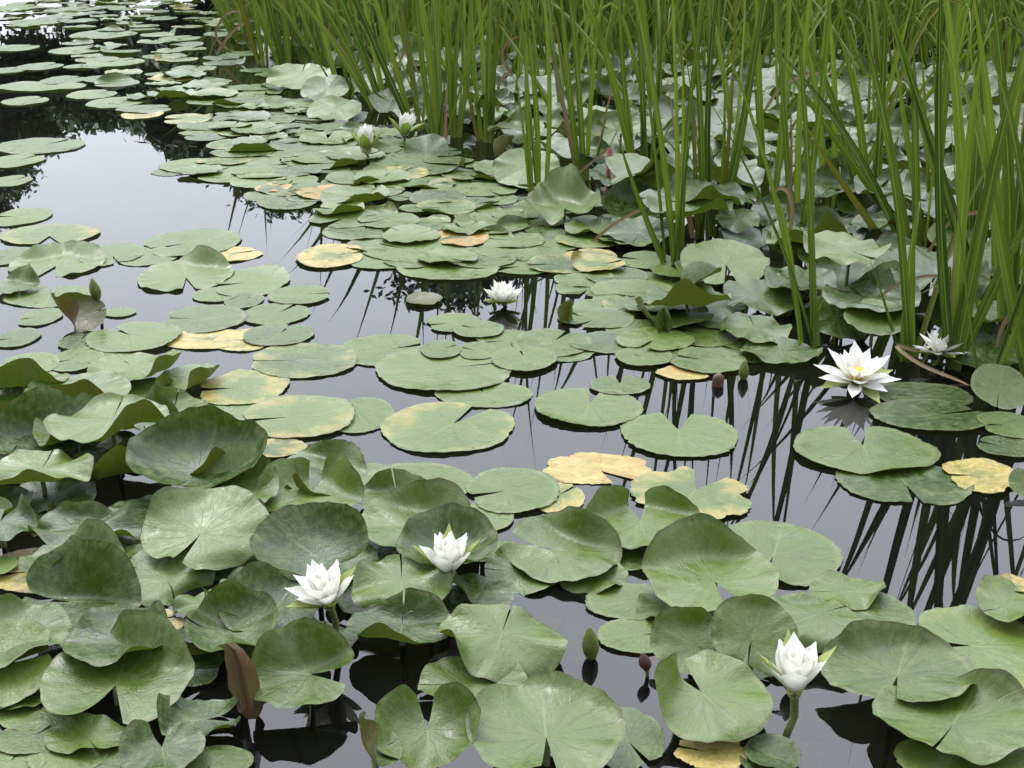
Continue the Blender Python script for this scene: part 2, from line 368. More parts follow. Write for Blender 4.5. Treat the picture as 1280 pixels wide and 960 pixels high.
# --- centre raft
P(480, 437, 116, 40, 20, 'f', var=.92, l=0)
P(556, 460, 178, 56, 15, 'f', var=.88, l=2, gap=2, yl=.1)
P(605, 493, 124, 28, 100, 'f', var=.85, l=0)
P(552, 436, 52, 24, 30, 'n', var=.6, l=5)
P(597, 438, 50, 27, 160, 'n', var=.65, l=4)
P(567, 403, 70, 24, 200, 'n', var=.85, l=1)
P(598, 411, 64, 22, 150, 'n', var=.7, l=3)
P(636, 425, 84, 26, 200, 'f', var=.85, l=0)
P(655, 447, 84, 32, 100, 'n', var=.75, l=4)
P(690, 428, 100, 36, 60, 'f', var=.85, l=1)
P(735, 508, 138, 50, 78, 'f', gap=8, var=.85, l=1, ups=[(225, 40, 18, .7)], label='flat round pad notched at its back, right of the yellow blotched centre pad')
P(775, 481, 76, 25, 88, 'n', gap=10, var=.85, l=2, label='small heart-shaped floating pad, notch at the back, among reed reflections')
P(849, 542, 148, 57, 86, 'f', gap=16, var=.85, l=1, teeth=.02, label='round floating pad with an open notch at its back, centre right of open water')
P(746, 586, 142, 38, 300, 'f', gap=14, yl=1.1, rd=.25, ragged=.15, z=.002, label='orange-yellow ragged dying pad in the open water, centre')
P(700, 606, 90, 26, 90, 'f', var=.1, rd=.6, z=-.015, ragged=.2)
P(866, 616, 156, 72, 60, 'f', gap=20, yl=.5, var=.85, ragged=.22, l=1, label='pale pad with ragged yellow margin behind the curled-lobe pad')
P(900, 600, 120, 40, 40, 'f', var=.0, rd=.8, z=-.02, ragged=.25)
P(640, 612, 118, 58, 200, 'f', var=.85, l=2)
P(696, 620, 72, 50, 40, 'f', yl=.62, var=.9, l=0)
P(520, 604, 146, 54, 300, 'f', var=.92, l=1, yl=.1)
P(497, 624, 100, 44, 100, 'b', z=.025, ups=[(90, 50, 40, .5)], var=.7)
P(400, 588, 118, 52, 210, 'f', var=.8, l=2, ups=[(60, 40, 40, .6)])
P(390, 618, 134, 58, 92, 'b', z=.03, gap=12, ups=[(120, 30, 55, .4), (50, 30, 50, .4)], var=.75)
P(292, 612, 96, 54, 250, 'b', z=.06, wave=.05, cup=.15, var=.8)
P(345, 560, 80, 22, 180, 'f', yl=.55)
P(610, 645, 64, 44, 200, 'f', var=.9, l=1)
P(455, 590, 60, 26, 90, 'f', var=.85, l=0)
# --- right, by the reed reflections
P(1081, 561, 176, 62, 86, 'f', gap=10, var=.62, l=3, ups=[(285, 35, 14, .6), (60, 40, 8, .6)], wave=.02, label='large floating pad with notch at its back holding a puddle, right')
P(1130, 602, 168, 62, 270, 'f', var=.3, yl=.25, rd=.2, l=0, ragged=.08, label='brownish half-sunken pad under the large puddle pad, right')
P(1226, 594, 100, 44, 180, 'f', yl=.8, ragged=.15, l=2, wave=.04, label='yellow and green dying pad with orange edge, right')
P(1152, 494, 126, 28, 180, 'f', var=.45, l=1)
P(1164, 519, 148, 35, 20, 'f', var=.45, l=2, label='dark green glossy flat pad right of the widest open lily')
P(1250, 484, 72, 58, 250, 'u', z=.06, var=.45)
P(1262, 531, 78, 34, 180, 'f', var=.5, l=3)
P(1258, 558, 76, 26, 150, 'f', var=.4, l=2)
P(1280, 604, 40, 46, 180, 'u', z=.03, var=.6)
P(1222, 442, 110, 52, 90, 'u', z=.05, cup=.2, var=.1)
P(1100, 490, 40, 20, 0, 'f', var=.4)
for q in ((205, 262, 60, 14), (330, 420, 70, 22), (700, 485, 70, 26), (690, 800, 110, 60), (640, 740, 80, 40), (880, 655, 90, 40), (400, 480, 80, 30), (1010, 880, 80, 44), (140, 345, 70, 20)):
    P(q[0], q[1], q[2], q[3], rnd.uniform(0, 360), 'f', z=-rnd.uniform(.006, .02), var=.2, rd=.4, ragged=.08)
# --- left, further back
P(62, 293, 120, 26, 285, 'f', gap=14, yl=.45, var=.95, label='pale yellow-rimmed pad notched at its front, far left open water')
P(26, 271, 72, 26, 180, 'f', var=.9)
P(240, 303, 122, 34, 215, 'f', var=.85, l=1, gap=6)
P(185, 320, 80, 24, 40, 'f', var=.85, l=0)
P(140, 318, 78, 30, 300, 'f', var=.85, l=1)
P(278, 318, 104, 18, 30, 'f', yl=.9, l=0)
P(72, 330, 116, 34, 275, 'b', z=.014, gap=12, ups=[(120, 32, 48, .5), (50, 32, 42, .5)], var=.75)
P(22, 357, 56, 38, 300, 'b', z=.02, ups=[(70, 50, 45, .5)], var=.7)
P(14, 320, 62, 26, 200, 'f', var=.8)
P(232, 344, 120, 40, 290, 'b', z=.018, gap=8, ups=[(70, 40, 55, .5), (35, 20, 50, .4)], var=.7, label='pad with its dark back rim raised in the open water, left')
P(62, 370, 112, 28, 100, 'f', var=.85, l=0)
P(50, 396, 54, 22, 200, 'f', var=.8)
P(150, 390, 40, 12, 90, 'f', var=.9)
P(314, 352, 96, 38, 200, 'f', var=.85, l=1, ups=[(60, 30, 35, .6)])
P(375, 368, 82, 24, 10, 'n', gap=3, var=.7, l=2)
P(345, 392, 84, 28, 60, 'f', var=.75, l=1)
P(305, 375, 50, 20, 60, 'f', var=.8)
P(270, 368, 60, 18, 60, 'f', var=.8)
P(414, 319, 86, 30, 15, 'f', gap=6, yl=.72, var=.9, z=.006, label='pale yellow blotched pad alone in water before the raft, left of centre')
P(360, 250, 78, 26, 60, 'f', var=.85, l=1)
P(342, 234, 46, 13, 60, 'f', yl=.75, rd=.3, wave=.04, ragged=.1, l=4)
P(412, 240, 88, 18, 60, 'f', yl=.72, rd=.4, wave=.04, ragged=.12, l=5, label='ragged orange-yellow dying pad on the raft, left of centre')
P(516, 312, 124, 30, 150, 'f', var=.85, l=2, gap=5)
P(478, 322, 98, 28, 60, 'f', var=.85, l=1)
P(560, 336, 130, 28, 60, 'f', var=.85, l=1)
P(600, 322, 90, 26, 60, 'f', var=.8, l=2)
P(577, 296, 70, 25, 200, 'f', yl=.8, rd=.4, wave=.05, ragged=.12, l=5, label='ragged orange-yellow dying pad at the raft centre')
P(575, 362, 64, 24, 30, 'f', var=.0, rd=.3, z=-.004)
P(530, 377, 48, 16, 30, 'b', z=.0, rd=.9, cup=.2, var=0, label='dark drowned leaf floating left of the mid-pond lily')
P(50, 182, 112, 20, 60, 'f', var=.92)
P(20, 201, 66, 18, 60, 'f', var=.9)
P(14, 226, 50, 20, 60, 'f', var=.9)
P(32, 126, 56, 11, 60, 'f', var=.9)
P(80, 100, 56, 14, 60, 'n', var=.8); P(50, 83, 56, 11, 60, 'n', var=.8); P(20, 60, 56, 11, 60, 'n', var=.8)
P(95, 63, 64, 14, 60, 'f', var=.9); P(145, 78, 68, 13, 60, 'f', var=.9); P(10, 88, 46, 10, 60, 'f', var=.9)
P(115, 118, 60, 12, 60, 'f', var=.9, yl=.3); P(178, 143, 52, 11, 60, 'f', yl=.8); P(145, 128, 70, 14, 60, 'f', var=.85, yl=.2)
P(50, 108, 110, 12, 60, 'f', var=.9, yl=.2); P(130, 98, 50, 12, 60, 'f', var=.8)
P(260, 155, 74, 16, 60, 'f', var=.85, yl=.2); P(225, 48, 50, 16, 60, 'f', var=.8); P(130, 43, 80, 16, 60, 'f', var=.8)
P(245, 207, 90, 18, 60, 'f', var=.85); P(300, 205, 70, 18, 100, 'f', var=.85, l=1); P(290, 180, 60, 14, 100, 'f', yl=.4); P(285, 222, 76, 12, 60, 'f', var=.9, l=1)
P(20, 10, 66, 9, 60, 'f', var=.9, yl=.3); P(50, 27, 70, 8, 60, 'f', var=.9); P(90, 12, 66, 9, 60, 'f', var=.9)
# --- leaves by the reeds
P(906, 326, 110, 60, 272, 'u', z=.10, gap=10, wave=.02, cup=-.05, yl=.06, var=.85, label='big pale leaf tilted to the viewer at the reed bed edge')
P(1096, 398, 82, 46, 120, 'u', z=.12, gap=3, wave=.02, var=.6, label='smooth round leaf raised in front of a larger leaf, left of the broad reed blade')
P(1054, 394, 84, 64, 200, 'u', z=.07, wave=.05, var=.45)
P(860, 376, 108, 36, 90, 'b', z=.08, cup=.35, wave=.06, rd=.35, var=.15, label='olive bowl leaf with wavy rim behind the squared leaf stub')
P(1180, 392, 46, 40, 30, 'u', z=.08, var=.55)
P(792, 262, 84, 44, 200, 'u', z=.07, cup=.25, var=.0)
P(800, 290, 84, 38, 250, 'u', z=.05, wave=.05, var=.35)
P(704, 258, 98, 34, 280, 'b', z=.07, wave=.1, cup=.15, gap=12, var=.75)
P(658, 212, 84, 52, 90, 'u', z=.09, wave=.03, var=.85)
P(376, 97, 84, 34, 90, 'u', z=.10, wave=.05, var=.85)
P(406, 112, 60, 34, 60, 'u', z=.09, wave=.04, var=.55)
P(418, 138, 68, 32, 60, 'u', z=.05, wave=.04, var=.75)
P(498, 102, 58, 36, 280, 'u', z=.12, wave=.05, var=.8)
P(533, 188, 56, 40, 250, 'u', z=.04, wave=.05, var=.3)
P(955, 370, 100, 46, 200, 'u', z=.05, wave=.06, var=.4)
P(945, 412, 90, 34, 90, 'b', z=.03, wave=.06, var=.55)
P(975, 440, 100, 30, 90, 'b', z=.02, wave=.05, var=.3)
P(1120, 345, 84, 34, 90, 'b', z=.10, wave=.06, var=.45)
P(1012, 300, 96, 38, 90, 'b', z=.15, wave=.08, cup=.15, var=.8)
P(1000, 355, 90, 36, 120, 'b', z=.09, wave=.06, cup=.2, var=.2)
P(1070, 255, 50, 34, 90, 'u', z=.16, wave=.05, var=.7)
P(1195, 300, 70, 40, 90, 'u', z=.14, wave=.05, var=.55)
P(922, 275, 56, 30, 90, 'u', z=.12, wave=.06, var=.85)
P(820, 232, 100, 30, 90, 'b', z=.13, wave=.09, cup=.15, var=.85)
# ragged flat patches right of the mid-pond lily
for q in ((745, 398, 96, 26, .1), (800, 412, 84, 26, .15), (760, 428, 100, 26, 0), (830, 440, 84, 26, .1), (885, 450, 96, 32, 0), (700, 440, 90, 24, 0), (790, 380, 76, 22, .2),
          (880, 418, 90, 30, .05), (735, 360, 84, 22, .15), (700, 330, 90, 22, .2), (770, 345, 80, 24, 0), (930, 440, 76, 26, 0), (665, 275, 96, 22, .1), (640, 300, 84, 20, .1), (690, 305, 80, 20, 0)):
    P(q[0], q[1], q[2], q[3], rnd.uniform(0, 360), 'f', var=rnd.uniform(.45, .95), yl=q[4] * 2, l=rnd.randint(0, 4), wave=.03)
P(855, 466, 74, 18, 60, 'f', yl=1.0, rd=.3, ragged=.2, label='orange-brown dying pad at the raft edge over reed reflections')
P(805, 445, 74, 24, 80, 'n', gap=12, var=.9, l=3)

MOD = {
 (48, 590): dict(fo=[(275, .45, 75, .35)], cup=.12, w=136, h=48, z=.09), (136, 528): dict(fo=[(310, .5, 80, .3), (90, .7, 35, .3)], cup=.1, w=150), (98, 490): dict(fo=[(275, .42, 80, .3)], cup=.15, w=132),
 (35, 508): dict(fo=[(270, .3, 75, .3)], cup=.1), (30, 480): dict(fo=[(285, .2, 70, .4)], cup=.1, rd=.0, var=.8), (172, 461): dict(fo=[(345, .55, 75, .25)]), (238, 474): dict(fo=[(340, .5, 75, .25)]),
 (178, 490): dict(fo=[(335, .5, 80, .25)]), (252, 580): dict(fo=[(80, .45, 55, .5)], w=192, h=78, tilt=16, var=.0), (140, 590): dict(fo=[(300, .2, 50, .4)], cup=.25, w=116, h=52, z=.03),
 (55, 548): dict(fo=[(120, .1, 60, .6)], w=128), (102, 752): dict(fo=[(85, .02, 68, .16)]), (100, 752): dict(fo=[(85, .0, 66, .18)], ups=(), tilt=2, w=150, h=90, var=.35),
 (148, 848): dict(fo=[(60, .35, 55, .35)], ups=(), w=192), (257, 658): dict(), (257, 660): dict(fo=[(290, .5, -40, .4), (120, .55, 35, .4)], w=156, h=104, ups=()),
 (107, 662): dict(fo=[(80, .35, 60, .2), (280, .5, 30, .3)], w=134), (205, 718): dict(fo=[(310, .35, -55, .3)], w=126, h=76), (292, 788): dict(fo=[(95, .3, 50, .4)], ups=(), rd=.3, var=.3, w=122, h=80),
 (245, 812): dict(w=90, h=40, z=.02), (390, 692): dict(fo=[(60, .3, 45, .6), (240, .6, 40, .3)], w=158, h=104, var=0, tilt=18), (342, 764): dict(fo=[(100, .3, 40, .5)], w=130, h=84, var=0),
 (378, 842): dict(fo=[(105, .05, 62, .3)], ups=(), cup=.1, w=134, h=90, var=.3, z=.07), (502, 730): dict(fo=[(265, .45, -60, .35), (80, .55, 50, .3)], ups=(), w=126, h=66),
 (560, 693): dict(fo=[(90, .1, 52, .5)], w=136, h=54, var=.3), (502, 786): dict(fo=[(270, .4, 70, .3), (95, .1, 50, .4)], cup=.1, w=142, h=50, var=0, rd=0), (625, 798): dict(fo=[(200, .45, 45, .4), (290, .5, -40, .4)], w=168),
 (598, 742): dict(fo=[(200, .1, 50, .3)], w=92), (592, 856): dict(fo=[(90, .4, 40, .4)], w=146), (535, 918): dict(fo=[(150, .2, 40, .5), (30, .2, 45, .4)], w=150, h=100, tilt=16),
 (682, 912): dict(fo=[(60, .55, 45, .35), (150, .65, 30, .3)], ups=(), w=196), (518, 655): dict(fo=[(75, .28, 58, .3)], ups=(), w=150), (704, 688): dict(fo=[(60, .35, 62, .25), (330, .6, -25, .3)], ups=(), w=146),
 (802, 655): dict(fo=[(122, .5, 75, .2), (55, .5, 72, .2)], ups=(), w=156, h=66), (888, 720): dict(fo=[(100, .3, 58, .3)], ups=(), w=172), (860, 802): dict(fo=[(100, .3, 48, .4)]),
 (942, 792): dict(fo=[(250, .55, -35, .4), (80, .6, 40, .3)], w=106), (1015, 770): dict(fo=[(265, .6, -50, .3), (110, .5, 35, .3)], ups=(), w=118), (884, 872): dict(fo=[(160, .35, 65, .3), (290, .6, -35, .4)], ups=(), w=164),
 (1124, 838): dict(fo=[(95, .28, 56, .35), (300, .7, 45, .2)], ups=(), w=192, h=80), (1196, 898): dict(fo=[(70, .45, 50, .35)], ups=(), w=208), (390, 618): dict(fo=[(125, .25, 65, .3), (50, .25, 65, .3)], ups=(), w=144),
 (400, 588): dict(fo=[(60, .4, 60, .25)], ups=()), (497, 624): dict(fo=[(85, .3, 60, .3)], ups=()), (292, 612): dict(fo=[(80, .4, 45, .4)], w=112, h=64), (72, 330): dict(fo=[(125, .55, 32, .2), (50, .55, 30, .2)], ups=(), z=.006, cup=.02, wave=.012),
 (232, 344): dict(fo=[(62, .66, 45, .2)], ups=(), z=.006, cup=.02, wave=.012), (22, 357): dict(fo=[(70, .4, 60, .25)], ups=()), (860, 376): dict(fo=[(270, .3, 62, .4)], cup=.15), (704, 258): dict(fo=[(45, .2, 60, .4), (140, .4, 40, .4)]),
 (1012, 300): dict(fo=[(285, .35, 65, .4)]), (820, 232): dict(fo=[(275, .4, 60, .4)]), (462, 938): dict(fo=[(200, -.1, 95, .4)], cup=.2, w=84, h=70, tilt=10), (203, 938): dict(fo=[(140, .3, 40, .3)], w=104),
 (250, 900): dict(fo=[(170, .35, 50, .4), (20, .5, 30, .3)], w=116), (1081, 561): dict(fo=[(280, .72, 40, .15)], ups=()), (1050, 394): dict(), (792, 262): dict(fo=[(80, .2, 50, .5)], var=0),
 (652, 713): dict(w=96), (1222, 442): dict(fo=[(90, .2, 45, .5)], var=0),
}
for p in PADS: p.update(MOD.get((p['cx'], p['cy']), {}))
# low leaves that close the gaps of the front left bank
for q in ((70, 618, 120, 48, .3), (190, 640, 110, 46, .15), (30, 652, 90, 40, .75), (330, 800, 110, 50, .2), (225, 835, 110, 46, .2), (330, 735, 120, 46, .1), (455, 745, 100, 44, .3), (300, 700, 110, 46, .2),
          (160, 560, 110, 34, .1), (215, 515, 90, 34, .7), (90, 530, 110, 36, .1), (400, 800, 96, 40, .1), (560, 755, 90, 36, .1), (150, 700, 100, 40, .3), (110, 920, 110, 44, .8), (20, 870, 90, 40, .85),
          (930, 830, 90, 40, .6), (850, 760, 110, 46, .5), (1170, 870, 130, 50, .4), (1060, 740, 100, 40, .8), (740, 720, 90, 40, .7), (470, 690, 90, 40, .5), (600, 690, 90, 36, .8), (350, 650, 100, 40, .6)):
    P(q[0], q[1], q[2], q[3], rnd.uniform(0, 360), 'b', z=.012, var=q[4], wave=.05, cup=.08, tilt=rnd.uniform(-4, 6), fo=[(rnd.uniform(0, 360), .45, rnd.choice((50, 65, -30)), .35)], l=0)
# the brown folded leaf standing open on the water
P(94, 397, 84, 34, 20, 'u', z=.03, tilt=32, fo=[(210, .1, 108, .25), (80, .4, 40, .4)], var=0, rd=1.0, cup=.2, label='brown and olive folded leaf standing open on the water, left', blabel='brown leaf folded over on itself')
# --- procedural fill of the raft, the far water and the leaves under the reeds
def inpoly(x, y, poly):
    c = False; j = len(poly) - 1
    for i in range(len(poly)):
        xi, yi = poly[i]; xj, yj = poly[j]
        if (yi > y) != (yj > y) and x < (xj - xi) * (y - yi) / (yj - yi) + xi: c = not c
        j = i
    return c
occupied = []
for p in PADS:
    w = at(p['cx'], p['cy'], max(0, p.get('z', 0)))
    k = proj(w)[2]; occupied.append((w.x, w.y, p['w'] / F * k / 2))
def fill(poly, x0, x1, y0, y1, sp, sizes, make, tries, avoid=.75):
    mine = []
    for _ in range(tries):
        x = rnd.uniform(x0, x1); y = rnd.uniform(y0, y1)
        px, py, k = proj((x, y, 0))
        if not inpoly(px, py, poly): continue
        d = rnd.uniform(*sizes)
        if any((x - a) ** 2 + (y - b) ** 2 < (c * avoid + d * .18) ** 2 for a, b, c in occupied): continue
        if any((x - a) ** 2 + (y - b) ** 2 < (sp * (.7 + .6 * rnd.random())) ** 2 for a, b in mine): continue
        mine.append((x, y)); make(px, py, d, d * F / k)
RAFT = [(205, 215), (300, 190), (235, 170), (330, 120), (420, 150), (560, 190), (620, 205), (740, 260), (860, 340), (880, 380), (960, 440), (900, 460), (830, 440), (720, 370), (660, 340), (560, 345),
        (470, 315), (455, 290), (400, 250), (330, 245), (320, 225)]
def mk_flat(px, py, d, w):
    s = math.sin(view_ang(py)); q = rnd.random()
    P(px, py, w, w * s, rnd.uniform(0, 360), 'f' if q < .82 else 'b', var=rnd.uniform(.45, 1), yl=(rnd.uniform(.3, .6) if rnd.random() < .09 else 0), l=rnd.randint(0, 5), wave=rnd.uniform(.01, .045),
      z=None if q < .82 else .02, cup=.0 if q < .82 else .12, gap=rnd.uniform(2, 12), tilt=rnd.uniform(-3, 3), proc=1, fo=[(rnd.uniform(0, 360), rnd.uniform(.45, .75), rnd.choice((50, 65, 35, -10)), .25)] if rnd.random() < .5 else ())
fill(RAFT, -3, 2, 2.5, 8, .105, (.15, .27), mk_flat, 9000, .45)
FAR = [(60, -8), (230, -10), (330, 60), (330, 125), (230, 165), (170, 140), (90, 110), (80, 60), (120, 40), (60, 20)]
fill(FAR, -7, -1, 5, 14, .27, (.20, .30), mk_flat, 2500, .8)
FAR2 = [(-60, -14), (80, -14), (120, 30), (60, 34), (-60, 40)]
fill(FAR2, -9, -3, 7, 16, .40, (.20, .30), mk_flat, 1200, .8)
MID = [(310, 120), (345, 90), (430, 130), (430, 155), (330, 135), (200, 120), (200, 60)]
fill(MID, -4, 0, 5, 11, .17, (.18, .28), mk_flat, 1500, .6)
UNDER = [(180, -12), (330, 70), (430, 95), (500, 150), (620, 175), (740, 230), (850, 325), (905, 300), (985, 375), (1000, 425), (1130, 440), (1200, 440), (1300, 430), (1330, -20)]
def mk_raised(px, py, d, w):
    h = w * rnd.uniform(.36, .62); q = rnd.random()
    P(px, py, w, h, rnd.uniform(0, 360), 'u' if q < .5 else 'b', z=rnd.uniform(.03, .17), var=rnd.choice((.0, .05, .1, .2, .3, .5, .7)), wave=rnd.uniform(.05, .11), cup=rnd.uniform(-.05, .3), rd=rnd.choice((0, 0, .1, .25)),
      gap=rnd.uniform(1, 8), tilt=None if q < .5 else rnd.uniform(-8, 14), td=rnd.uniform(40, 140), proc=2, ground=1, fo=[(rnd.uniform(200, 340), rnd.uniform(.3, .6), rnd.choice((60, 75, -35, -45)), .35), (rnd.uniform(30, 150), rnd.uniform(.3, .6), rnd.choice((45, 60, -25)), .35)])
def mk_low(px, py, d, w):
    P(px, py, w, w * rnd.uniform(.38, .6), rnd.uniform(0, 360), 'u' if rnd.random() < .5 else 'b', z=rnd.uniform(.01, .045), var=rnd.choice((.0, .1, .2, .4, .6)), wave=rnd.uniform(.05, .1), cup=rnd.uniform(0, .3), rd=rnd.choice((0, .1, .3)),
      gap=rnd.uniform(1, 8), td=rnd.uniform(40, 140), proc=2, ground=1, fo=[(rnd.uniform(200, 340), rnd.uniform(.3, .6), rnd.choice((60, 75, -35)), .35), (rnd.uniform(30, 150), rnd.uniform(.3, .6), rnd.choice((45, 60, -25)), .35)])
FRONT = [(-20, 500), (180, 530), (330, 590), (470, 610), (500, 780), (330, 830), (255, 880), (-20, 900)]
fill(FRONT, -1.5, .2, 1.2, 3.2, .15, (.12, .18), mk_low, 2500, .5)
fill(UNDER, -5, 5, 2.6, 9, .125, (.15, .27), mk_raised, 14000, .5)

# the bank of leaves goes on beyond the right edge of the frame
_st = rnd.getstate()
fill([(1340, 60), (1335, 430), (1500, 450), (2000, 430), (2000, 60)], 1, 6, 2.6, 8, .15, (.16, .27), mk_raised, 2500, .55)
fill([(1335, 480), (1340, 700), (1700, 640), (1900, 460)], .8, 4, 1.5, 3.4, .24, (.2, .28), mk_flat, 300, .8)
rnd.setstate(_st)

def build_pad(i, p, lod=False):
    kind = p['kind']; z = p.get('z'); flat = kind in 'fn'
    if z is None: z = .004 + .0028 * p.get('l', 1) if flat else .03
    if flat and p.get('z') is None: z = .0018 + .0016 * p.get('l', 1)
    if not flat and not p.get('ground'): z *= .62
    py = p['cy']; w = at(p['cx'], py, 0 if p.get('ground') else z); w.z = z
    k = proj(w)[2]; r = p['w'] / F * k / 2
    s = math.sin(view_ang(py)); ratio = p['h'] / p['w']
    tilt = p.get('tilt'); asp = 1.0
    if flat or kind == 'b':
        asp = min(1.35, max(.72, ratio / s)) if not p.get('ground') else 1.0
        tilt = tilt or 0.0
    elif tilt is None:
        a = math.asin(min(.97, ratio)); tilt = math.degrees(a - view_ang(py)); tilt = max(-6, min(40, tilt))
    else: asp = min(1.2, max(.8, ratio / math.sin(view_ang(py) + R(tilt)))) 
    wave = p.get('wave', .014) * (1.5 if not flat else .55)
    cup = p.get('cup', .02 if flat else .1); cup *= 2.0 if cup > .19 else 1.3
    q = random.Random(i * 7 + 3)
    small = p['w'] < 75 or lod
    V, Fc, UV, ctr = pad_geometry(r, p['notch'], p.get('gap', 5 if flat else 1.2), asp, cup, wave, p.get('ups', ()), p.get('crease', 0), p.get('teeth', .013 if flat else .004),
                                  tilt, p.get('td', 90), i, (9 if p.get('fo') else 6) if small else (16 if p.get('fo') else 10), 40 if small else 84, p.get('ragged', 0), p.get('lobe', .16 if (flat or 'gap' in p) else .03), p.get('fo', ()), .004 if flat else .022)
    if kind == 'n':
        pass
    lowest = min(v.z for v in V) + z
    if lowest < .002 and z > 0: 
        for v in V:
            if flat: v.z = max(v.z, .0015 - z + .25 * (v.z + z - .0015) * .1)
    var = p.get('var', q.random()); var = min(1, max(0, var + (q.uniform(-.42, .12) if flat else q.uniform(-.2, .2))))
    at_ = dict(var=[var * .92 + .08 * q.random()] * len(V), yl=[float(p.get('yl', 0))] * len(V), rd=[float(p.get('rd', .12 if flat else .08))] * len(V), rim=[.95 if kind == 'n' else .35] * len(V))
    return V, Fc, UV, at_, w, ctr, r
ORD = ['nearest', 'second', 'third', 'fourth', 'fifth', 'sixth', 'seventh', 'eighth', 'ninth', 'tenth', 'eleventh', 'twelfth', 'thirteenth', 'fourteenth', 'fifteenth', 'sixteenth', 'seventeenth', 'eighteenth', 'nineteenth', 'twentieth']
LAND = [(412, 738, 'the leftmost white lily'), (562, 695, 'the front centre lily'), (997, 840, 'the front right lily'), (1072, 465, 'the widest open lily'), (630, 366, 'the mid-pond lily'),
        (457, 180, 'the closed cream lily'), (1175, 437, 'the lily hidden by reeds'), (739, 808, 'the lone bud in open water'), (929, 462, 'the bud over reed reflections'),
        (120, 360, 'the tall bud at left'), (308, 850, 'the reddish curled leaf'), (85, 392, 'the brown folded leaf'), (828, 390, 'the squared leaf stub'), (760, 215, 'the red reed stump'),
        (746, 586, 'the orange dying pad'), (906, 326, 'the big pale reed-edge leaf'), (1147, 340, 'the broad reed blade'), (414, 319, 'the lone yellow blotched pad'), (62, 293, 'the far rimmed pad'),
        (577, 296, 'the orange raft pad'), (412, 240, 'the other orange raft pad'), (252, 580, 'the largest dark bowl leaf'), (1226, 594, 'the yellow pad at right'), (376, 97, 'the pale leaf by the left reeds'),
        (178, 143, 'the far yellow pad'), (968, 690, 'the big flat pale pad'), (1232, 808, 'the yellow-rimmed right edge pad')]
DIRW = {'l': 'left of', 'r': 'right of', 'b': 'behind', 'f': 'in front of'}
_count = {}
def relabel(items, what):
    """items: (px, py, adjective, object): label by adjective, rank and landmark"""
    buckets = {}
    for px, py, adj, o in items:
        best = min(LAND, key=lambda L: (L[0] - px) ** 2 + ((L[1] - py) * 2) ** 2)
        dx, dy = px - best[0], (py - best[1]) * 2
        d = ('r' if dx > 0 else 'l') if abs(dx) > abs(dy) else ('f' if dy > 0 else 'b')
        buckets.setdefault((best[2], d), []).append((dx * dx + dy * dy, adj, o))
    for (ln, d), L in buckets.items():
        L.sort(key=lambda t: t[0])
        for n, (_, adj, o) in enumerate(L):
            od = ORD[n] if n < len(ORD) else 'farthest'
            o['label'] = f'{adj} {what}, {od} one {DIRW[d]} {ln}'
            if len(o['label'].replace('-', ' ').split()) > 16: o['label'] = f'{adj.split()[-1]} {what}, {od} {DIRW[d]} {ln}'
PADS.sort(key=lambda p: -(p['w'] * p['h']) * (1 if -20 < p['cx'] < 1300 and p['cy'] > -5 else .01) * (1 if not p.get('proc') else .8))
auto = []
sV, sF, sU, sA = [], [], [], dict(var=[], yl=[], rd=[], rim=[])
for i, p in enumerate(PADS):
    V, Fc, UV, at_, w, ctr, r = build_pad(i, p, i > 300)
    off = len(sV)
    if i >= 298:
        sV += [v + w for v in V]; sF += [tuple(a + off for a in f) for f in Fc]; sU += UV
        for k in sA: sA[k] += at_[k]
        continue
    raised = p['kind'] in 'ub' and w.z > .025
    me = mesh('lily_leaf', V, Fc, M_LEAF, UV, at_)
    if raised:
        o = bpy.data.objects.new('lily_pad', None); COL.objects.link(o); o.location = w; o.empty_display_size = .05
        b_ = link('leaf_blade', me, o)
        if p.get('blabel'): b_['label'] = p['blabel']
        q = random.Random(i); sx, sy = q.uniform(-.05, .05), q.uniform(-.02, .08)
        c = ctr + Vector((0, 0, -.003)); pts = []
        for t in (0, .25, .5, .75, 1):
            pts.append(c + Vector((sx * t * t, sy * t * t, (-w.z - .25 - c.z) * t)))
        tv, tf = tube(pts, [.0045, .0042, .004, .004, .0045], 7)
        link('stalk', mesh('stalk', tv, tf, M_STALK), o)
    else:
        o = link('lily_pad', me, None, w)
    if p.get('label'): tag(o, p['label'], 'lily pad', 'water lily pads')
    else:
        tag(o, 'x', 'lily pad', 'water lily pads')
        sz = 'small' if r < .085 else ('large' if r > .135 else 'mid-sized')
        if p.get('yl', 0) > .35: a = 'yellowing'
        elif p.get('rd', 0) > .5: a = 'brownish'
        elif p.get('var', .5) > .7: a = 'pale green'
        elif p.get('var', .5) < .25: a = 'dark green'
        else: a = 'green'
        st = 'raised tilted' if p['kind'] == 'u' else ('raised wavy' if raised else 'flat')
        auto.append((p['cx'], p['cy'], f'{st} {a}', o))
relabel(auto, 'pad')
if sV:
    o = link('lily_pads', mesh('lily_pads', sV, sF, M_LEAF, sU, sA)); tag(o, 'mass of small green lily leaves among and behind the reeds', 'lily pads', None, 'stuff')

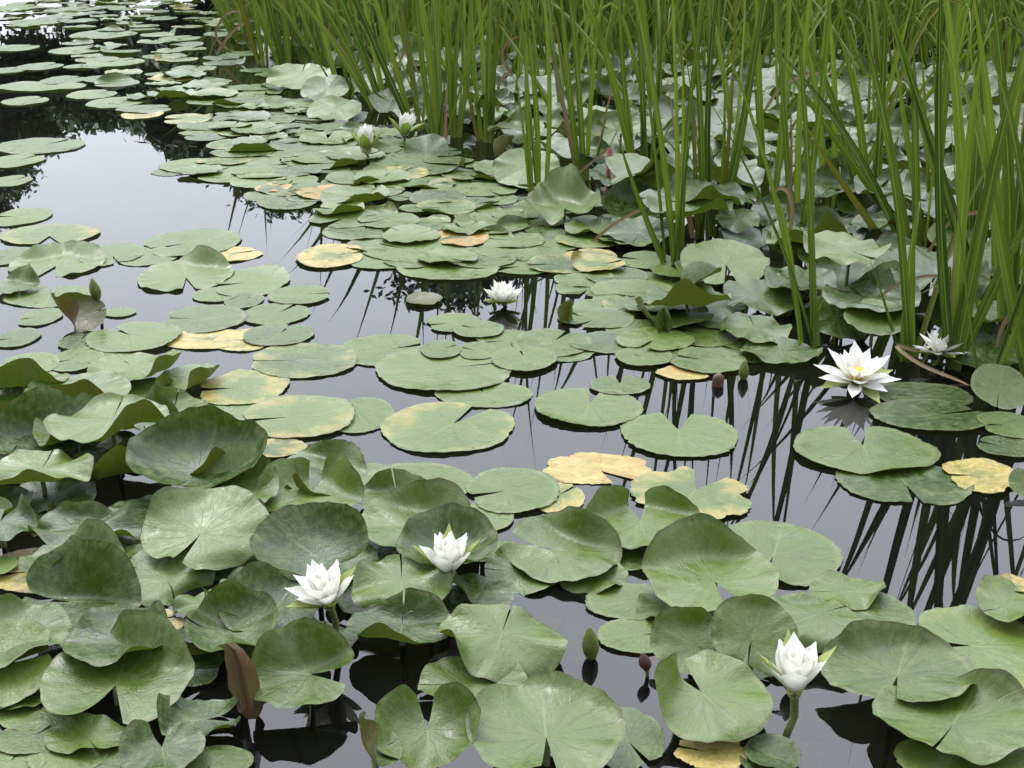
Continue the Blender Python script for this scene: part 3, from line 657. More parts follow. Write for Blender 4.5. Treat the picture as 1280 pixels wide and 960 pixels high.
# ------------------------------------------------------------------ special leaves
def Yw(py): return at(640, py).y
def folded_leaf(name, px, py, z, r, fold, az, tilt, rd, var, label, roll=0.0):
    """a leaf folded along its midrib; az = azimuth of midrib, fold = half-opening in degrees"""
    w = at(px, py, z); n, m = 15, 22
    V, UV, Fc = [], [], []
    for i in range(m + 1):
        t = -1 + 2 * i / m; half = math.sqrt(max(0, 1 - t * t)) * .95 + .004
        for j in range(n):
            s = -1 + 2 * j / (n - 1); d = abs(s) * half
            a = R(fold) * (1 - .25 * d); side = 1 if s >= 0 else -1
            wv = .05 * math.sin(t * 5 + side) * d
            V.append(Vector((t, side * d * math.cos(a) + wv, d * math.sin(a) - .12 * t * t)) * r); UV.append((t, s * half))
    for i in range(m):
        for j in range(n - 1):
            a = i * n + j; Fc.append((a, a + n, a + n + 1, a + 1))
    Mx = Matrix.Rotation(R(az), 3, 'Z') @ Matrix.Rotation(-R(tilt), 3, 'Y') @ Matrix.Rotation(R(roll), 3, 'X')
    V = [Mx @ v for v in V]
    o = bpy.data.objects.new(name, None); COL.objects.link(o); o.location = w; o.empty_display_size = .05
    k = len(V)
    link('leaf_blade', mesh('leaf_blade', V, Fc, M_LEAF, UV, dict(var=[var] * k, yl=[0.0] * k, rd=[rd] * k)), o)
    tv, tf = tube([Vector((0, 0, -.002)), Vector((.01, .01, -z * .5 - .02)), Vector((.03, .02, -z - .22))], [.005, .005, .005], 7)
    link('stalk', mesh('stalk', tv, tf, M_STALK), o)
    return tag(o, label, 'lily leaf')
def shard(name, left, right, Yb, bulge, rd, var, label, n=22, m=15, wob=0):
    def ev(P_, t):
        k = t * (len(P_) - 1); i = min(len(P_) - 2, int(k)); u = k - i; u = u * u * (3 - 2 * u) * .4 + u * .6
        return [P_[i][j] * (1 - u) + P_[i + 1][j] * u for j in (0, 1)]
    V, UV, Fc = [], [], []
    for i in range(n + 1):
        t = i / n; a, b = ev(left, t), ev(right, t)
        for j in range(m):
            u = j / (m - 1)
            ed = wob * (mnoise.noise((t * 5, u * .7, 3)) * abs(2 * u - 1)); p = at_depth(a[0] * (1 - u) + b[0] * u + ed, a[1] * (1 - u) + b[1] * u + .3 * ed, Yb - bulge * math.sin(math.pi * u) + .25 * bulge * math.sin(7 * u + 3 * t)); V.append(p); UV.append((u * 1.2 - .6, t * 1.4 - .7))
    for i in range(n):
        for j in range(m - 1): a = i * m + j; Fc.append((a, a + 1, a + m + 1, a + m))
    c = V[len(V) // 2].copy(); V = [v - c for v in V]; k = len(V)
    return tag(link(name, mesh(name, V, Fc, M_LEAF, UV, dict(var=[var] * k, yl=[0.0] * k, rd=[rd] * k)), None, c), label, 'lily leaf')
shard('curled_leaf', [(272, 806), (281, 816), (284, 838), (286, 862), (296, 884), (309, 899)], [(290, 803), (303, 810), (316, 832), (326, 854), (329, 878), (322, 899)], Yw(893) + .0, .034, 1.0, .05, 'reddish-brown curled leaf showing its veined underside, front left', wob=7)
folded_leaf('squared_leaf', 829, 402, .03, .036, 70, 85, 78, .3, .1, 'squared olive leaf stub standing upright before the olive bowl leaf')
folded_leaf('young_leaf', 712, 392, .02, .036, 70, 60, 65, .95, .05, 'small furled reddish young leaf right of the mid-pond lily')
folded_leaf('young_leaf', 633, 185, .03, .06, 68, 40, 50, .95, .05, 'furled dark red young leaf at the foot of the middle reeds')
folded_leaf('withered_leaf', 878, 350, .07, .06, 50, 30, 20, .3, .3, 'narrow cupped leaf tucked behind the olive bowl leaf')

# ------------------------------------------------------------------ flowers and buds
def petal_mesh(L, W, e0, e1, cupd, mat, seed=0, nt=9, ns=5):
    V, UV, Fc = [], [], []
    x = z = 0.0; last = 0.0; q = random.Random(seed); bend = q.uniform(-.06, .06)
    for i in range(nt + 1):
        t = i / nt; a = R(e0 + (e1 - e0) * t)
        x += (t - last) * L * math.cos(a); z += (t - last) * L * math.sin(a); last = t
        hw = W * (.60 + .40 * math.sin(math.pi * min(1, t) ** 1.1)) * (1 - smst(.66, 1.06, t) ** 1.1)
        for j in range(ns):
            s = -1 + 2 * j / (ns - 1)
            lift = cupd * s * s * hw
            V.append((x - math.sin(a) * lift, s * hw + bend * L * t * t, z + math.cos(a) * lift)); UV.append((s, t))
    for i in range(nt):
        for j in range(ns - 1):
            a = i * ns + j; Fc.append((a, a + ns, a + ns + 1, a + 1))
    return mesh('petal', V, Fc, mat, UV)
def flower(px, py, z, size, rings, label, sepal=None, tilt=(0, 90), stalk_to=None, rz=0, stam=True):
    """rings: (count, length, width, e0, e1); lengths in metres already scaled by size"""
    w = at(px, py, z)
    o = bpy.data.objects.new('water_lily', None); COL.objects.link(o); o.location = w; o.empty_display_size = .05
    tx = Matrix.Rotation(-R(tilt[0]), 3, Vector((-math.sin(R(tilt[1])), math.cos(R(tilt[1])), 0)))
    q = random.Random(int(px))
    def put(name, me, az, dz=0):
        c = link(name, me, o, Vector((0, 0, dz))); c.rotation_euler = (tx @ Matrix.Rotation(az, 3, 'Z')).to_euler()
    if sepal:
        n, L, W, e0, e1 = sepal
        for k in range(n):
            if k == 3 and stalk_to is not None: continue
            put('sepal', petal_mesh(L * size, W * size, e0 + q.uniform(-3, 3), e1 + q.uniform(-3, 3), .55, M_SEP, k), R(rz) + 2 * math.pi * k / n)
    for ri, (n, L, W, e0, e1) in enumerate(rings):
        for k in range(n):
            j = q.uniform(.93, 1.05)
            put('petal', petal_mesh(L * size * j, W * size, e0 + q.uniform(-5, 5), e1 + q.uniform(-5, 5), .5, M_PET, k + ri * 20), R(rz) + 2 * math.pi * (k + .5 * (ri + 1)) / n + q.uniform(-.07, .07), .002 * ri)
    if stam:
        V, Fc = [], []
        for k in range(42):
            an = k * 2.399; rr = .11 * size * math.sqrt(k / 42); e = R(88 - 30 * k / 42)
            d = Vector((math.cos(an) * math.cos(e), math.sin(an) * math.cos(e), math.sin(e)))
            b = Vector((math.cos(an) * rr * .7, math.sin(an) * rr * .7, .08 * size))
            v, f = tube([b, b + d * .16 * size, b + d * .3 * size + Vector((-math.cos(an), -math.sin(an), 0)) * .04 * size], [.02 * size, .022 * size, .008 * size], 4)
            n0 = len(V); V += v; Fc += [tuple(a + n0 for a in ff) for ff in f]
        put('stamens', mesh('stamens', V, Fc, M_STAM), 0)
    e = Vector(stalk_to) - w if stalk_to is not None else Vector((0, .02, -w.z))
    dn = e + Vector((0, 0, -.25))
    mid = e * .5 + Vector((.006, 0, 0))
    tv, tf = tube([Vector((0, 0, -.004)), Vector((0, 0, .002)), mid * .2, mid, e, dn], [.004, .010, .0055, .005, .005, .005], 8)
    link('stalk', mesh('stalk', tv, tf, M_STALK), o)
    return tag(o, label, 'water lily', 'white water lilies')
HALF = [(5, 1.0, .22, 40, 62), (5, .98, .22, 54, 76), (3, .9, .2, 72, 90)]
OPEN = [(7, 1.0, .155, 6, 20), (6, .97, .16, 24, 42), (6, .82, .15, 44, 64)]
MIDO = [(7, 1.0, .24, 22, 55), (7, .95, .24, 40, 72), (5, .85, .2, 60, 88)]
flower(412, 757, .07, .066, [(6, 1.06, .21, 30, 52), (5, 1.02, .21, 48, 70), (4, .92, .19, 66, 86)], 'half-open white lily tilted right beside the big dark bowl leaf, leftmost lily', (4, 1.0, .2, 22, 42), (16, 20), rz=28)
flower(561, 719, .05, .070, HALF, 'half-open white lily with spread green sepals and a short stalk, front centre', (4, 1.12, .15, 40, 58), (4, 60), at(553, 756, 0), rz=2)
flower(993, 867, .07, .072, HALF, 'half-open white lily on a thick bent stalk, front right', (4, 1.12, .15, 42, 60), (4, 300), at(981, 924, 0), rz=4)
flower(1070, 478, .018, .094, OPEN, 'fully open white lily with yellow centre on the water by the reeds', (4, 1.0, .17, 2, 10), (14, 90), rz=20)
flower(629, 380, .008, .068, MIDO, 'open white lily floating alone mid-pond over reed reflections', (4, 1.0, .2, 12, 28), (0, 0), rz=40)
flower(458, 192, .03, .118, [(5, 1.0, .26, 58, 92), (4, .95, .22, 70, 94)], 'nearly closed cream lily on the raft, in front of the left reeds', (4, .95, .17, 46, 62), (0, 0), rz=0, stam=False)
flower(504, 170, .03, .108, [(5, 1.0, .24, 52, 84), (5, .9, .22, 66, 92)], 'half-closed white lily leaning left at the foot of the reeds', (4, 1.0, .2, 34, 50), (14, 180), rz=10, stam=False)
flower(1174, 444, .03, .070, OPEN, 'small open white lily partly hidden behind reed blades, right', (4, 1.0, .17, 2, 12), (10, 250), rz=12)

def bud(px, py, z, L, Rm, label, mat=M_BUD, lean=(0, 0), stalk=True):
    w = at(px, py, z)
    o = bpy.data.objects.new('lily_bud', None); COL.objects.link(o); o.location = w; o.empty_display_size = .03
    n, m = 24, 14; V, Fc = [], []
    for i in range(m + 1):
        t = i / m; rr = Rm * (math.sin(math.pi * (t * .93 + .05)) ** .8) * (1 - .35 * t) * 1.18
        for k in range(n):
            an = 2 * math.pi * k / n; rk = rr * (1 + .07 * abs(math.cos(2 * an)) - .04)
            V.append((math.cos(an) * rk + lean[0] * t * L, math.sin(an) * rk + lean[1] * t * L, t * L))
    for i in range(m):
        for k in range(n):
            k2 = (k + 1) % n; Fc.append((i * n + k, i * n + k2, (i + 1) * n + k2, (i + 1) * n + k))
    Fc.append(tuple(range(n - 1, -1, -1))); Fc.append(tuple(m * n + k for k in range(n)))
    link('bud', mesh('bud', V, Fc, mat), o)
    tv, tf = tube([Vector((0, 0, .002)), Vector((.002, .004, -z * .6)), Vector((.004, .01, -z - .25))], [Rm * .45, Rm * .3, Rm * .3], 8)
    link('stalk', mesh('stalk', tv, tf, M_STALK), o)
    return tag(o, label, 'flower bud')
bud(739, 826, -.004, .056, .0115, 'closed green bud standing alone in open water with its reflection', lean=(-.06, 0))
bud(929, 476, -.004, .050, .0115, 'closed green bud standing in water among the reed reflections')
bud(122, 376, .05, .060, .0135, 'closed green bud on a tall stalk behind the brown folded leaf', lean=(-.12, 0))
bud(808, 838, .012, .028, .0085, 'small reddish-brown bud at the tip of the notched front leaf', M_BROWN, (-.2, 0))
bud(990, 868, -.002, .05, .012, 'slender green bud pressed against the stalk of the front right lily', lean=(-.1, .1))

# ------------------------------------------------------------------ reeds
def blade(base, d, L, W, curv=(0, 0), face=0.0, twist=.5, droop=0.0, seed=0, n=16):
    """strip with a folded midrib: list of verts, uvs, faces"""
    V, UV, Fc = [], [], []; d = Vector(d).normalized(); base = Vector(base)
    pts = []
    for i in range(n + 1):
        t = i / n
        p = base + d * L * t + Vector((curv[0], curv[1], 0)) * L * t * t
        p.z -= droop * L * max(0, t - .35) ** 2 * 1.8
        pts.append(p)
    for i in range(n + 1):
        t = i / n
        tg = (pts[min(n, i + 1)] - pts[max(0, i - 1)]).normalized()
        nz = Vector((math.sin(face + twist * t), -math.cos(face + twist * t), 0))
        s = tg.cross(nz).normalized(); nn = s.cross(tg)
        hw = W / 2 * (.75 + .25 * smst(0, .2, t)) * (1 - (.35 * smst(.15, .7, t) + .64 * smst(.55, 1.0, t)))
        for sgn, lift in ((-1, 0), (-.5, .22), (0, .42), (.5, .22), (1, 0)):
            V.append(pts[i] + s * hw * sgn - nn * hw * lift); UV.append((sgn * .5 + .5, t))
    for i in range(n):
        for j in range(4):
            a = i * 5 + j; Fc.append((a, a + 1, a + 6, a + 5))
    return V, Fc, UV
def blade_mesh(b, mat, var): 
    V, Fc, UV = b; return mesh('reed_leaf', V, Fc, mat, UV, dict(var=[var] * len(V)))
REED_ITEMS = []
GROUPR = 'reed shoots standing in the reed bed'
# explicit front blades: base x, y, through x, y, width px, tip? (1 = ends at the through point), material letter
BL = [
 # left clumps leaning left
 (475, 137, 385, 0, 9, 0, 'g'), (479, 138, 402, 0, 9, 0, 'g'), (483, 139, 428, 0, 10, 0, 'g'), (472, 134, 415, 5, 8, 0, 'g'), (486, 138, 455, 0, 9, 0, 'g'), (490, 138, 470, 0, 8, 0, 'g'),
 (523, 164, 445, 0, 10, 0, 'g'), (519, 160, 470, 0, 8, 0, 'g'), (526, 164, 500, 0, 8, 0, 'y'),
 (545, 176, 520, 20, 10, 0, 'g'), (547, 177, 528, 0, 11, 0, 'g'), (550, 177, 541, 0, 10, 0, 'g'), (553, 175, 548, 0, 9, 0, 'g'),
 (556, 180, 560, 85, 6, 1, 'd'), (568, 172, 572, 0, 8, 0, 'g'), (566, 170, 556, 0, 8, 0, 'g'), (571, 172, 590, 0, 7, 0, 'g'),
 (608, 178, 600, 0, 9, 0, 'g'), (612, 179, 611, 0, 10, 0, 'g'), (604, 174, 586, 0, 9, 0, 'g'), (616, 178, 622, 0, 8, 0, 'y'), (602, 176, 578, 60, 7, 1, 'y'),
 (640, 150, 655, 0, 7, 0, 'g'), (590, 100, 665, -8, 8, 0, 'g'),
 (357, 86, 334, 0, 9, 0, 'g'), (352, 86, 318, 0, 8, 0, 'g'), (362, 84, 352, 0, 8, 0, 'g'), (330, 82, 318, 0, 8, 0, 'g'), (326, 80, 300, 5, 7, 0, 'y'), (334, 80, 330, 0, 7, 0, 'g'),
 (385, 82, 362, 0, 8, 0, 'g'), (390, 82, 378, 0, 8, 0, 'g'), (380, 80, 350, 0, 7, 0, 'y'), (303, 52, 270, 0, 10, 0, 'g'), (300, 52, 282, 0, 7, 0, 'g'), (305, 52, 296, 0, 7, 0, 'g'), (296, 50, 268, 2, 6, 0, 'g'),
 (430, 120, 395, 0, 8, 0, 'g'), (436, 122, 420, 0, 7, 0, 'y'),
 # middle
 (668, 242, 655, 20, 7, 0, 'g'), (672, 242, 664, 0, 8, 0, 'g'), (680, 240, 690, 0, 7, 0, 'g'), (664, 240, 640, 60, 5, 1, 'g'),
 (727, 226, 682, 40, 8, 1, 'd'), (728, 226, 700, 0, 9, 0, 'g'), (731, 226, 716, 0, 9, 0, 'g'), (724, 222, 694, 0, 6, 0, 'y'), (734, 224, 748, 0, 8, 0, 'g'),
 (800, 226, 742, 0, 11, 0, 'g'), (804, 228, 800, 0, 9, 0, 'g'), (808, 226, 802, 100, 10, 1, 'g'), (796, 222, 770, 0, 8, 0, 'g'), (812, 226, 830, 0, 9, 0, 'g'),
 (843, 330, 762, 140, 9, 1, 'g'), (847, 331, 845, 0, 8, 0, 'g'), (850, 331, 852, 48, 9, 1, 'g'), (845, 331, 806, 0, 9, 0, 'g'), (853, 330, 868, 0, 7, 0, 'g'),
 (872, 298, 833, 86, 8, 1, 'd'), (874, 299, 862, 60, 8, 1, 'y'), (876, 298, 872, 0, 9, 0, 'g'), (878, 296, 890, 0, 8, 0, 'g'),
 (893, 298, 958, 10, 12, 0, 'g'), (897, 298, 905, 55, 10, 1, 'g'), (890, 296, 884, 0, 9, 0, 'g'), (899, 296, 925, 0, 8, 0, 'y'),
 (960, 255, 900, 130, 8, 1, 'g'), (962, 258, 940, 80, 9, 1, 'y'), (958, 256, 945, 0, 8, 0, 'g'), (966, 256, 990, 0, 9, 0, 'g'),
 # right
 (1020, 438, 1010, 180, 8, 0, 'g'), (1008, 432, 962, 205, 6, 0, 'g'), (1018, 436, 1026, 20, 7, 1, 'g'),
 (997, 304, 1018, 180, 8, 0, 'g'), (994, 304, 975, 60, 8, 0, 'g'), (1000, 304, 1006, 0, 8, 0, 'g'),
 (1145, 328, 980, 114, 9, 1, 'y'), (1150, 328, 1045, 130, 12, 0, 'g'), (1148, 330, 1090, 60, 11, 0, 'g'), (1152, 328, 1140, 20, 10, 0, 'g'),
 (1138, 452, 1148, 236, 20, 1, 'g'), (1142, 452, 1120, 200, 10, 0, 'g'),
 (1192, 462, 1262, 100, 16, 0, 'g'), (1188, 460, 1240, 190, 12, 0, 'g'), (1196, 460, 1168, 150, 12, 0, 'g'), (1200, 460, 1212, 60, 12, 0, 'g'), (1185, 458, 1285, 275, 9, 0, 'g'),
 (1242, 400, 1170, 195, 15, 0, 'g'), (1246, 400, 1140, 84, 13, 1, 'g'), (1250, 400, 1240, 0, 14, 0, 'g'), (1254, 402, 1272, 0, 14, 0, 'g'),
 (1262, 440, 1262, 100, 14, 0, 'g'), (1268, 444, 1280, 120, 14, 0, 'g'), (1258, 440, 1225, 90, 12, 0, 'g'), (1272, 446, 1300, 200, 14, 0, 'g'),
 (1236, 470, 1292, 330, 10, 0, 'g'), (1240, 470, 1330, 260, 12, 0, 'g'),
 (1160, 302, 955, 46, 11, 1, 'g'), (1164, 302, 1112, 14, 9, 1, 'g'), (1168, 302, 1190, 0, 11, 0, 'g'), (1166, 304, 1150, 90, 11, 1, 'y'),
 (1045, 262, 1138, 86, 9, 1, 'g'), (1040, 262, 1048, 0, 9, 0, 'g'), (1036, 262, 1010, 0, 9, 0, 'g'),
 (1205, 330, 1138, 80, 14, 0, 'g'), (1210, 332, 1192, 20, 14, 0, 'g'), (1214, 332, 1232, 0, 12, 0, 'g'), (1218, 330, 1290, 40, 12, 0, 'g'),
 (1090, 280, 1062, 0, 10, 0, 'g'), (1094, 280, 1110, 0, 9, 0, 'g'), (1086, 280, 1030, 60, 9, 0, 'g'),
 (1295, 470, 1240, 240, 15, 0, 'g'), (1300, 470, 1290, 100, 16, 0, 'g'), (1306, 470, 1275, 150, 14, 0, 'g'),
]
MATS = {'g': M_REED, 'y': M_REEDY, 'd': M_DRY}
plants = []
for b in BL:
    for pl in plants:
        if abs(pl[0][0] - b[0]) < 15 and abs(pl[0][1] - b[1]) < 8: pl.append(b); break
    else: plants.append([b])
autor = []
for pl in plants:
    w0 = at(sum(b[0] for b in pl) / len(pl), sum(b[1] for b in pl) / len(pl), 0)
    o = bpy.data.objects.new('reed_plant', None); COL.objects.link(o); o.location = w0; o.empty_display_size = .1
    tag(o, 'x', 'reed', GROUPR)
    for n, b in enumerate(pl):
        q = random.Random(b[0] * 31 + b[2]); base = at(b[0], b[1], 0); base.z = -.06
        dy = q.uniform(-.12, .05)
        thr = at_depth(b[2], b[3], base.y + dy)
        k = proj(at(b[0], b[1], 0))[2]; vec = thr - base
        L = vec.length if b[5] else max(vec.length * 1.05, q.uniform(1.0, 1.35))
        if not b[5] and b[0] > 1000: L = max(vec.length * 1.03, q.uniform(.85, 1.12))
        cx = q.uniform(-.16, .16) if not b[5] else q.uniform(-.07, .07); dn = vec.normalized()
        if not b[5]: dn = (dn + Vector((-cx * .45, 0, 0))).normalized()
        else: dn = (vec - Vector((cx, 0, 0)) * L).normalized()
        me = blade_mesh(blade(base - w0, dn, L, b[4] / F * k * (1.12 if b[0] > 950 else .9), (cx, 0), q.uniform(-.7, .7), q.uniform(-.6, .6), 0 if b[5] else q.choice((0, .05, .12, .25)), seed=n), MATS[b[6]], q.random())
        c = link('leaf_blade', me, o)
        if b[6] == 'd': c['label'] = 'dry tan leaf'
        if b[6] == 'y': c['label'] = 'yellowing leaf'
    q = random.Random(int(w0.x * 997) + int(w0.y * 131))
    for n in range(q.choice((2, 3, 4))):
        an = q.uniform(0, 6.28); sp = q.uniform(.03, .5); d = Vector((math.cos(an) * sp, math.sin(an) * sp * .6, 1)); m_ = q.choice((M_REED,) * 7 + (M_REEDY, M_DRY))
        link('leaf_blade', blade_mesh(blade((q.uniform(-.03, .03), q.uniform(-.03, .03), -.06), d, q.uniform(.3, .95), q.uniform(.006, .015), (d.x * q.uniform(-.2, .7), 0), q.uniform(-.9, .9), q.uniform(-.8, .8), q.choice((0, .1, .3, .7))), m_, q.random()), o)
    autor.append((pl[0][0], pl[0][1] - 30, '%s front reed shoot' % ('broad-leaved' if max(b[4] for b in pl) > 11 else 'narrow-leaved'), o))
LANDR = list(LAND)
def relabel_reeds():
    relabel(autor, '')
    for _, _, _, o in autor: o['label'] = o['label'].replace(' ,', ',')
relabel_reeds()

# prototypes for the reed bed, copied blade by blade
def proto(seed):
    q = random.Random(seed); parts = []
    n = q.randint(4, 8); lean = q.uniform(-.22, .14)
    for k in range(n):
        an = q.uniform(0, 6.28); sp = q.uniform(.02, .62)
        d = Vector((math.cos(an) * sp + lean, math.sin(an) * sp * .7, 1))
        L = q.uniform(.85, 1.4) * (.55 if q.random() < .25 else 1); cx = d.x * q.uniform(-.5, .9)
        m = M_REED if q.random() < .92 else (M_REEDY if q.random() < .7 else M_DRY)
        V = blade((q.uniform(-.02, .02), q.uniform(-.02, .02), -.06), d, L * (1 if m is not M_DRY else .7), q.uniform(.011, .030), (cx * .5, d.y * .3), q.uniform(-.9, .9), q.uniform(-.8, .8), q.uniform(0, .15) if q.random() < .6 else q.uniform(.35, 1.3), n=12)
        parts.append((blade_mesh(V, m, q.random()), V, m))
    return parts
PROTOS = [proto(100 + i) for i in range(14)]
BED = [(250, -12), (330, 60), (480, 120), (600, 150), (720, 185), (850, 210), (1000, 240), (1180, 290), (1330, 330), (1400, -30), (300, -30)]
spots = []
for _ in range(30000):
    y = rnd.uniform(3.2, 12.5); x = rnd.uniform(-3.6, 6.2)
    px, py, k = proj((x, y, 0))
    if not inpoly(px, py, BED): continue
    if px > 950 and py > 200: continue
    sparse = smst(70, 165, py + (640 - px) * .03)
    spc = .095 + .40 * sparse
    if any((x - a) ** 2 + (y - b) ** 2 < spc * spc for a, b, _ in spots): continue
    spots.append((x, y, py))
spots.sort(key=lambda s: s[1])
q2 = random.Random(5); extra = []
for _ in range(2500):
    y = q2.uniform(2.7, 9); x = q2.uniform(1.1, 6.5); px, py, k = proj((x, y, 0))
    if not inpoly(px, py, [(1340, 60), (1345, 440), (1500, 450), (2000, 430), (2000, 60)]): continue
    if any((x - a) ** 2 + (y - b) ** 2 < .05 for a, b, _ in extra): continue
    extra.append((x, y, py))
spots = spots[:225] + extra + spots[225:]
stV = {}
for i, (x, y, py) in enumerate(spots):
    pr = PROTOS[i % len(PROTOS)]; s = rnd.uniform(.85, 1.12); rz = rnd.uniform(-.6, .6) + (math.pi if rnd.random() < .35 else 0)
    if i < 225:
        o = bpy.data.objects.new('reed_plant', None); COL.objects.link(o); o.location = (x, y, 0); o.rotation_euler = (0, 0, rz); o.scale = (s, s, s); o.empty_display_size = .1
        tag(o, 'slender green reed shoot standing in the dense reed bed behind the front clumps', 'reed', 'reed shoots inside the dense reed bed')
        for me, _, _ in pr: link('leaf_blade', me, o)
    else:
        Mx = Matrix.Translation((x, y, 0)) @ Matrix.Rotation(rz, 4, 'Z') @ Matrix.Scale(s, 4)
        for _, (V, Fc, UV), m in pr:
            T = stV.setdefault(m.name, [[], [], [], [], m]); n0 = len(T[0])
            T[0] += [Mx @ v for v in V]; T[1] += [tuple(a + n0 for a in f) for f in Fc]; T[2] += UV; T[3] += [rnd.random()] * len(V)
if stV:
    # one mass with several materials
    V, Fc, UV, VA, MI, ML = [], [], [], [], [], []
    for nme, T in stV.items():
        n0 = len(V); V += T[0]; Fc += [tuple(a + n0 for a in f) for f in T[1]]; UV += T[2]; VA += T[3]; MI += [len(ML)] * len(T[1]); ML.append(T[4])
    me = mesh('far_reeds', V, Fc, ML[0], UV, dict(var=VA))
    for m in ML[1:]: me.materials.append(m)
    me.polygons.foreach_set('material_index', MI)
    tag(link('far_reeds', me), 'dense green mass of reeds at the back of the reed bed', 'reeds', None, 'stuff')

# dry bent strands: pixel paths at one depth
def strand(pts, Yb, wpx, label, mat=M_DRY, name='dry_reed'):
    P3 = [at_depth(x, y, Yb + dz) for x, y, dz in pts]; n = 18; V, Fc, UV = [], [], []
    def cr(t):
        m = len(P3) - 1; i = min(m - 1, int(t * m)); u = t * m - i
        p0, p1, p2, p3 = P3[max(0, i - 1)], P3[i], P3[i + 1], P3[min(m, i + 2)]
        return .5 * ((2 * p1) + (p2 - p0) * u + (2 * p0 - 5 * p1 + 4 * p2 - p3) * u * u + (3 * p1 - p0 - 3 * p2 + p3) * u ** 3)
    C = [cr(i / n) for i in range(n + 1)]; W = wpx / F * Yb
    for i in range(n + 1):
        tg = (C[min(n, i + 1)] - C[max(0, i - 1)]).normalized(); s = tg.cross(Vector((.2, -1, .25))).normalized(); nn = s.cross(tg)
        hw = W / 2 * (1 - .75 * smst(.55, 1, i / n))
        for sg, lf in ((-1, 0), (0, .4), (1, 0)): V.append(C[i] + s * hw * sg - nn * hw * lf - C[0]); UV.append((sg * .5 + .5, i / n))
    for i in range(n):
        for j in range(2): a = i * 3 + j; Fc.append((a, a + 1, a + 4, a + 3))
    me = mesh(name, V, Fc, mat, UV, dict(var=[rnd.random()] * len(V)))
    return tag(link(name, me, None, C[0]), label, 'dry reed', 'dry bent reed leaves')
strand([(735, 308, 0), (765, 282, 0), (805, 260, .02), (850, 248, .05)], Yw(305), 4, 'dry tan reed leaf arching low over the raft, right of the raft centre')
strand([(1150, 440, 0), (1120, 432, -.02), (1150, 455, -.05), (1195, 474, -.08), (1212, 482, -.1)], Yw(462), 5, 'dry pinkish reed leaf bent down beside the lily hidden by reeds')
strand([(1098, 372, 0), (1130, 352, 0), (1170, 345, 0), (1205, 358, 0), (1230, 388, 0)], Yw(420), 4, 'dry tan leaf arching behind the broad reed blade')
strand([(1160, 315, 0), (1185, 280, 0), (1215, 266, 0), (1240, 268, 0), (1258, 282, 0)], Yw(400), 5, 'dry tan leaf arched high right of the broad reed blade')
strand([(1245, 445, 0), (1252, 412, 0), (1265, 392, 0), (1282, 388, 0)], Yw(455), 7, 'hooked dry leaf at the right edge beside the right reeds')
strand([(985, 305, 0), (990, 265, 0), (985, 240, 0), (972, 236, 0), (964, 255, 0)], Yw(330), 6, 'dark red-brown hooked dead leaf in the right reeds')
strand([(955, 140, 0), (975, 110, 0), (1000, 96, 0), (1035, 90, 0), (1052, 96, 0)], Yw(230), 4, 'pale dry leaf arching across the middle of the right reeds')
strand([(285, 62, 0), (270, 45, 0), (280, 20, 0), (298, 14, 0), (312, 26, 0)], Yw(70), 3, 'pale dry leaf looped at the left end of the reed bed')
strand([(270, 68, 0), (290, 40, 0), (308, 28, 0), (325, 24, 0)], Yw(70), 3, 'pale dry leaf arching beneath the looped dry leaf, left reed end')
strand([(640, 95, 0), (628, 70, 0), (635, 52, 0), (650, 45, 0)], Yw(160), 4, 'dry leaf hooked over in the middle reeds')
strand([(622, 150, 0), (624, 105, 0), (640, 88, 0)], Yw(165), 4, 'dry whitish leaf standing at the foot of the middle reeds')
strand([(690, 245, 0), (725, 215, 0), (755, 190, 0), (764, 185, 0)], Yw(245), 3, 'thin dry stem leaning against the red reed stump')
strand([(482, 138, 0), (492, 100, 0), (508, 62, 0), (520, 85, 0), (535, 135, 0)], Yw(140), 3, 'thin brown leaf snapped into a peak, left reeds')
strand([(1212, 190, 0), (1240, 175, 0), (1262, 170, 0), (1275, 185, 0)], Yw(330), 4, 'short dry leaf bent over at the upper right edge')
# red cut stump
w = at(761, 242, 0); tv, tf = tube([Vector((0, 0, -.2)), Vector((0, 0, 0)), Vector((.001, 0, .09)), Vector((-.001, 0, .16))], [.013, .013, .012, .0115], 10)
tag(link('reed_stump', mesh('reed_stump', tv, tf, M_RED), None, w), 'red-brown cut reed stump standing among the lily leaves', 'reed stump')

w = at(897, 482, 0); tv, tf = tube([Vector((0, 0, -.2)), Vector((0, 0, 0)), Vector((.001, 0, .018)), Vector((-.003, 0, .026))], [.013, .013, .013, .008], 9)
tag(link('stalk_stump', mesh('stalk_stump', tv, tf, M_BROWN), None, w), 'short dark brown broken stalk in water left of the green bud over reed reflections', 'stalk stump')

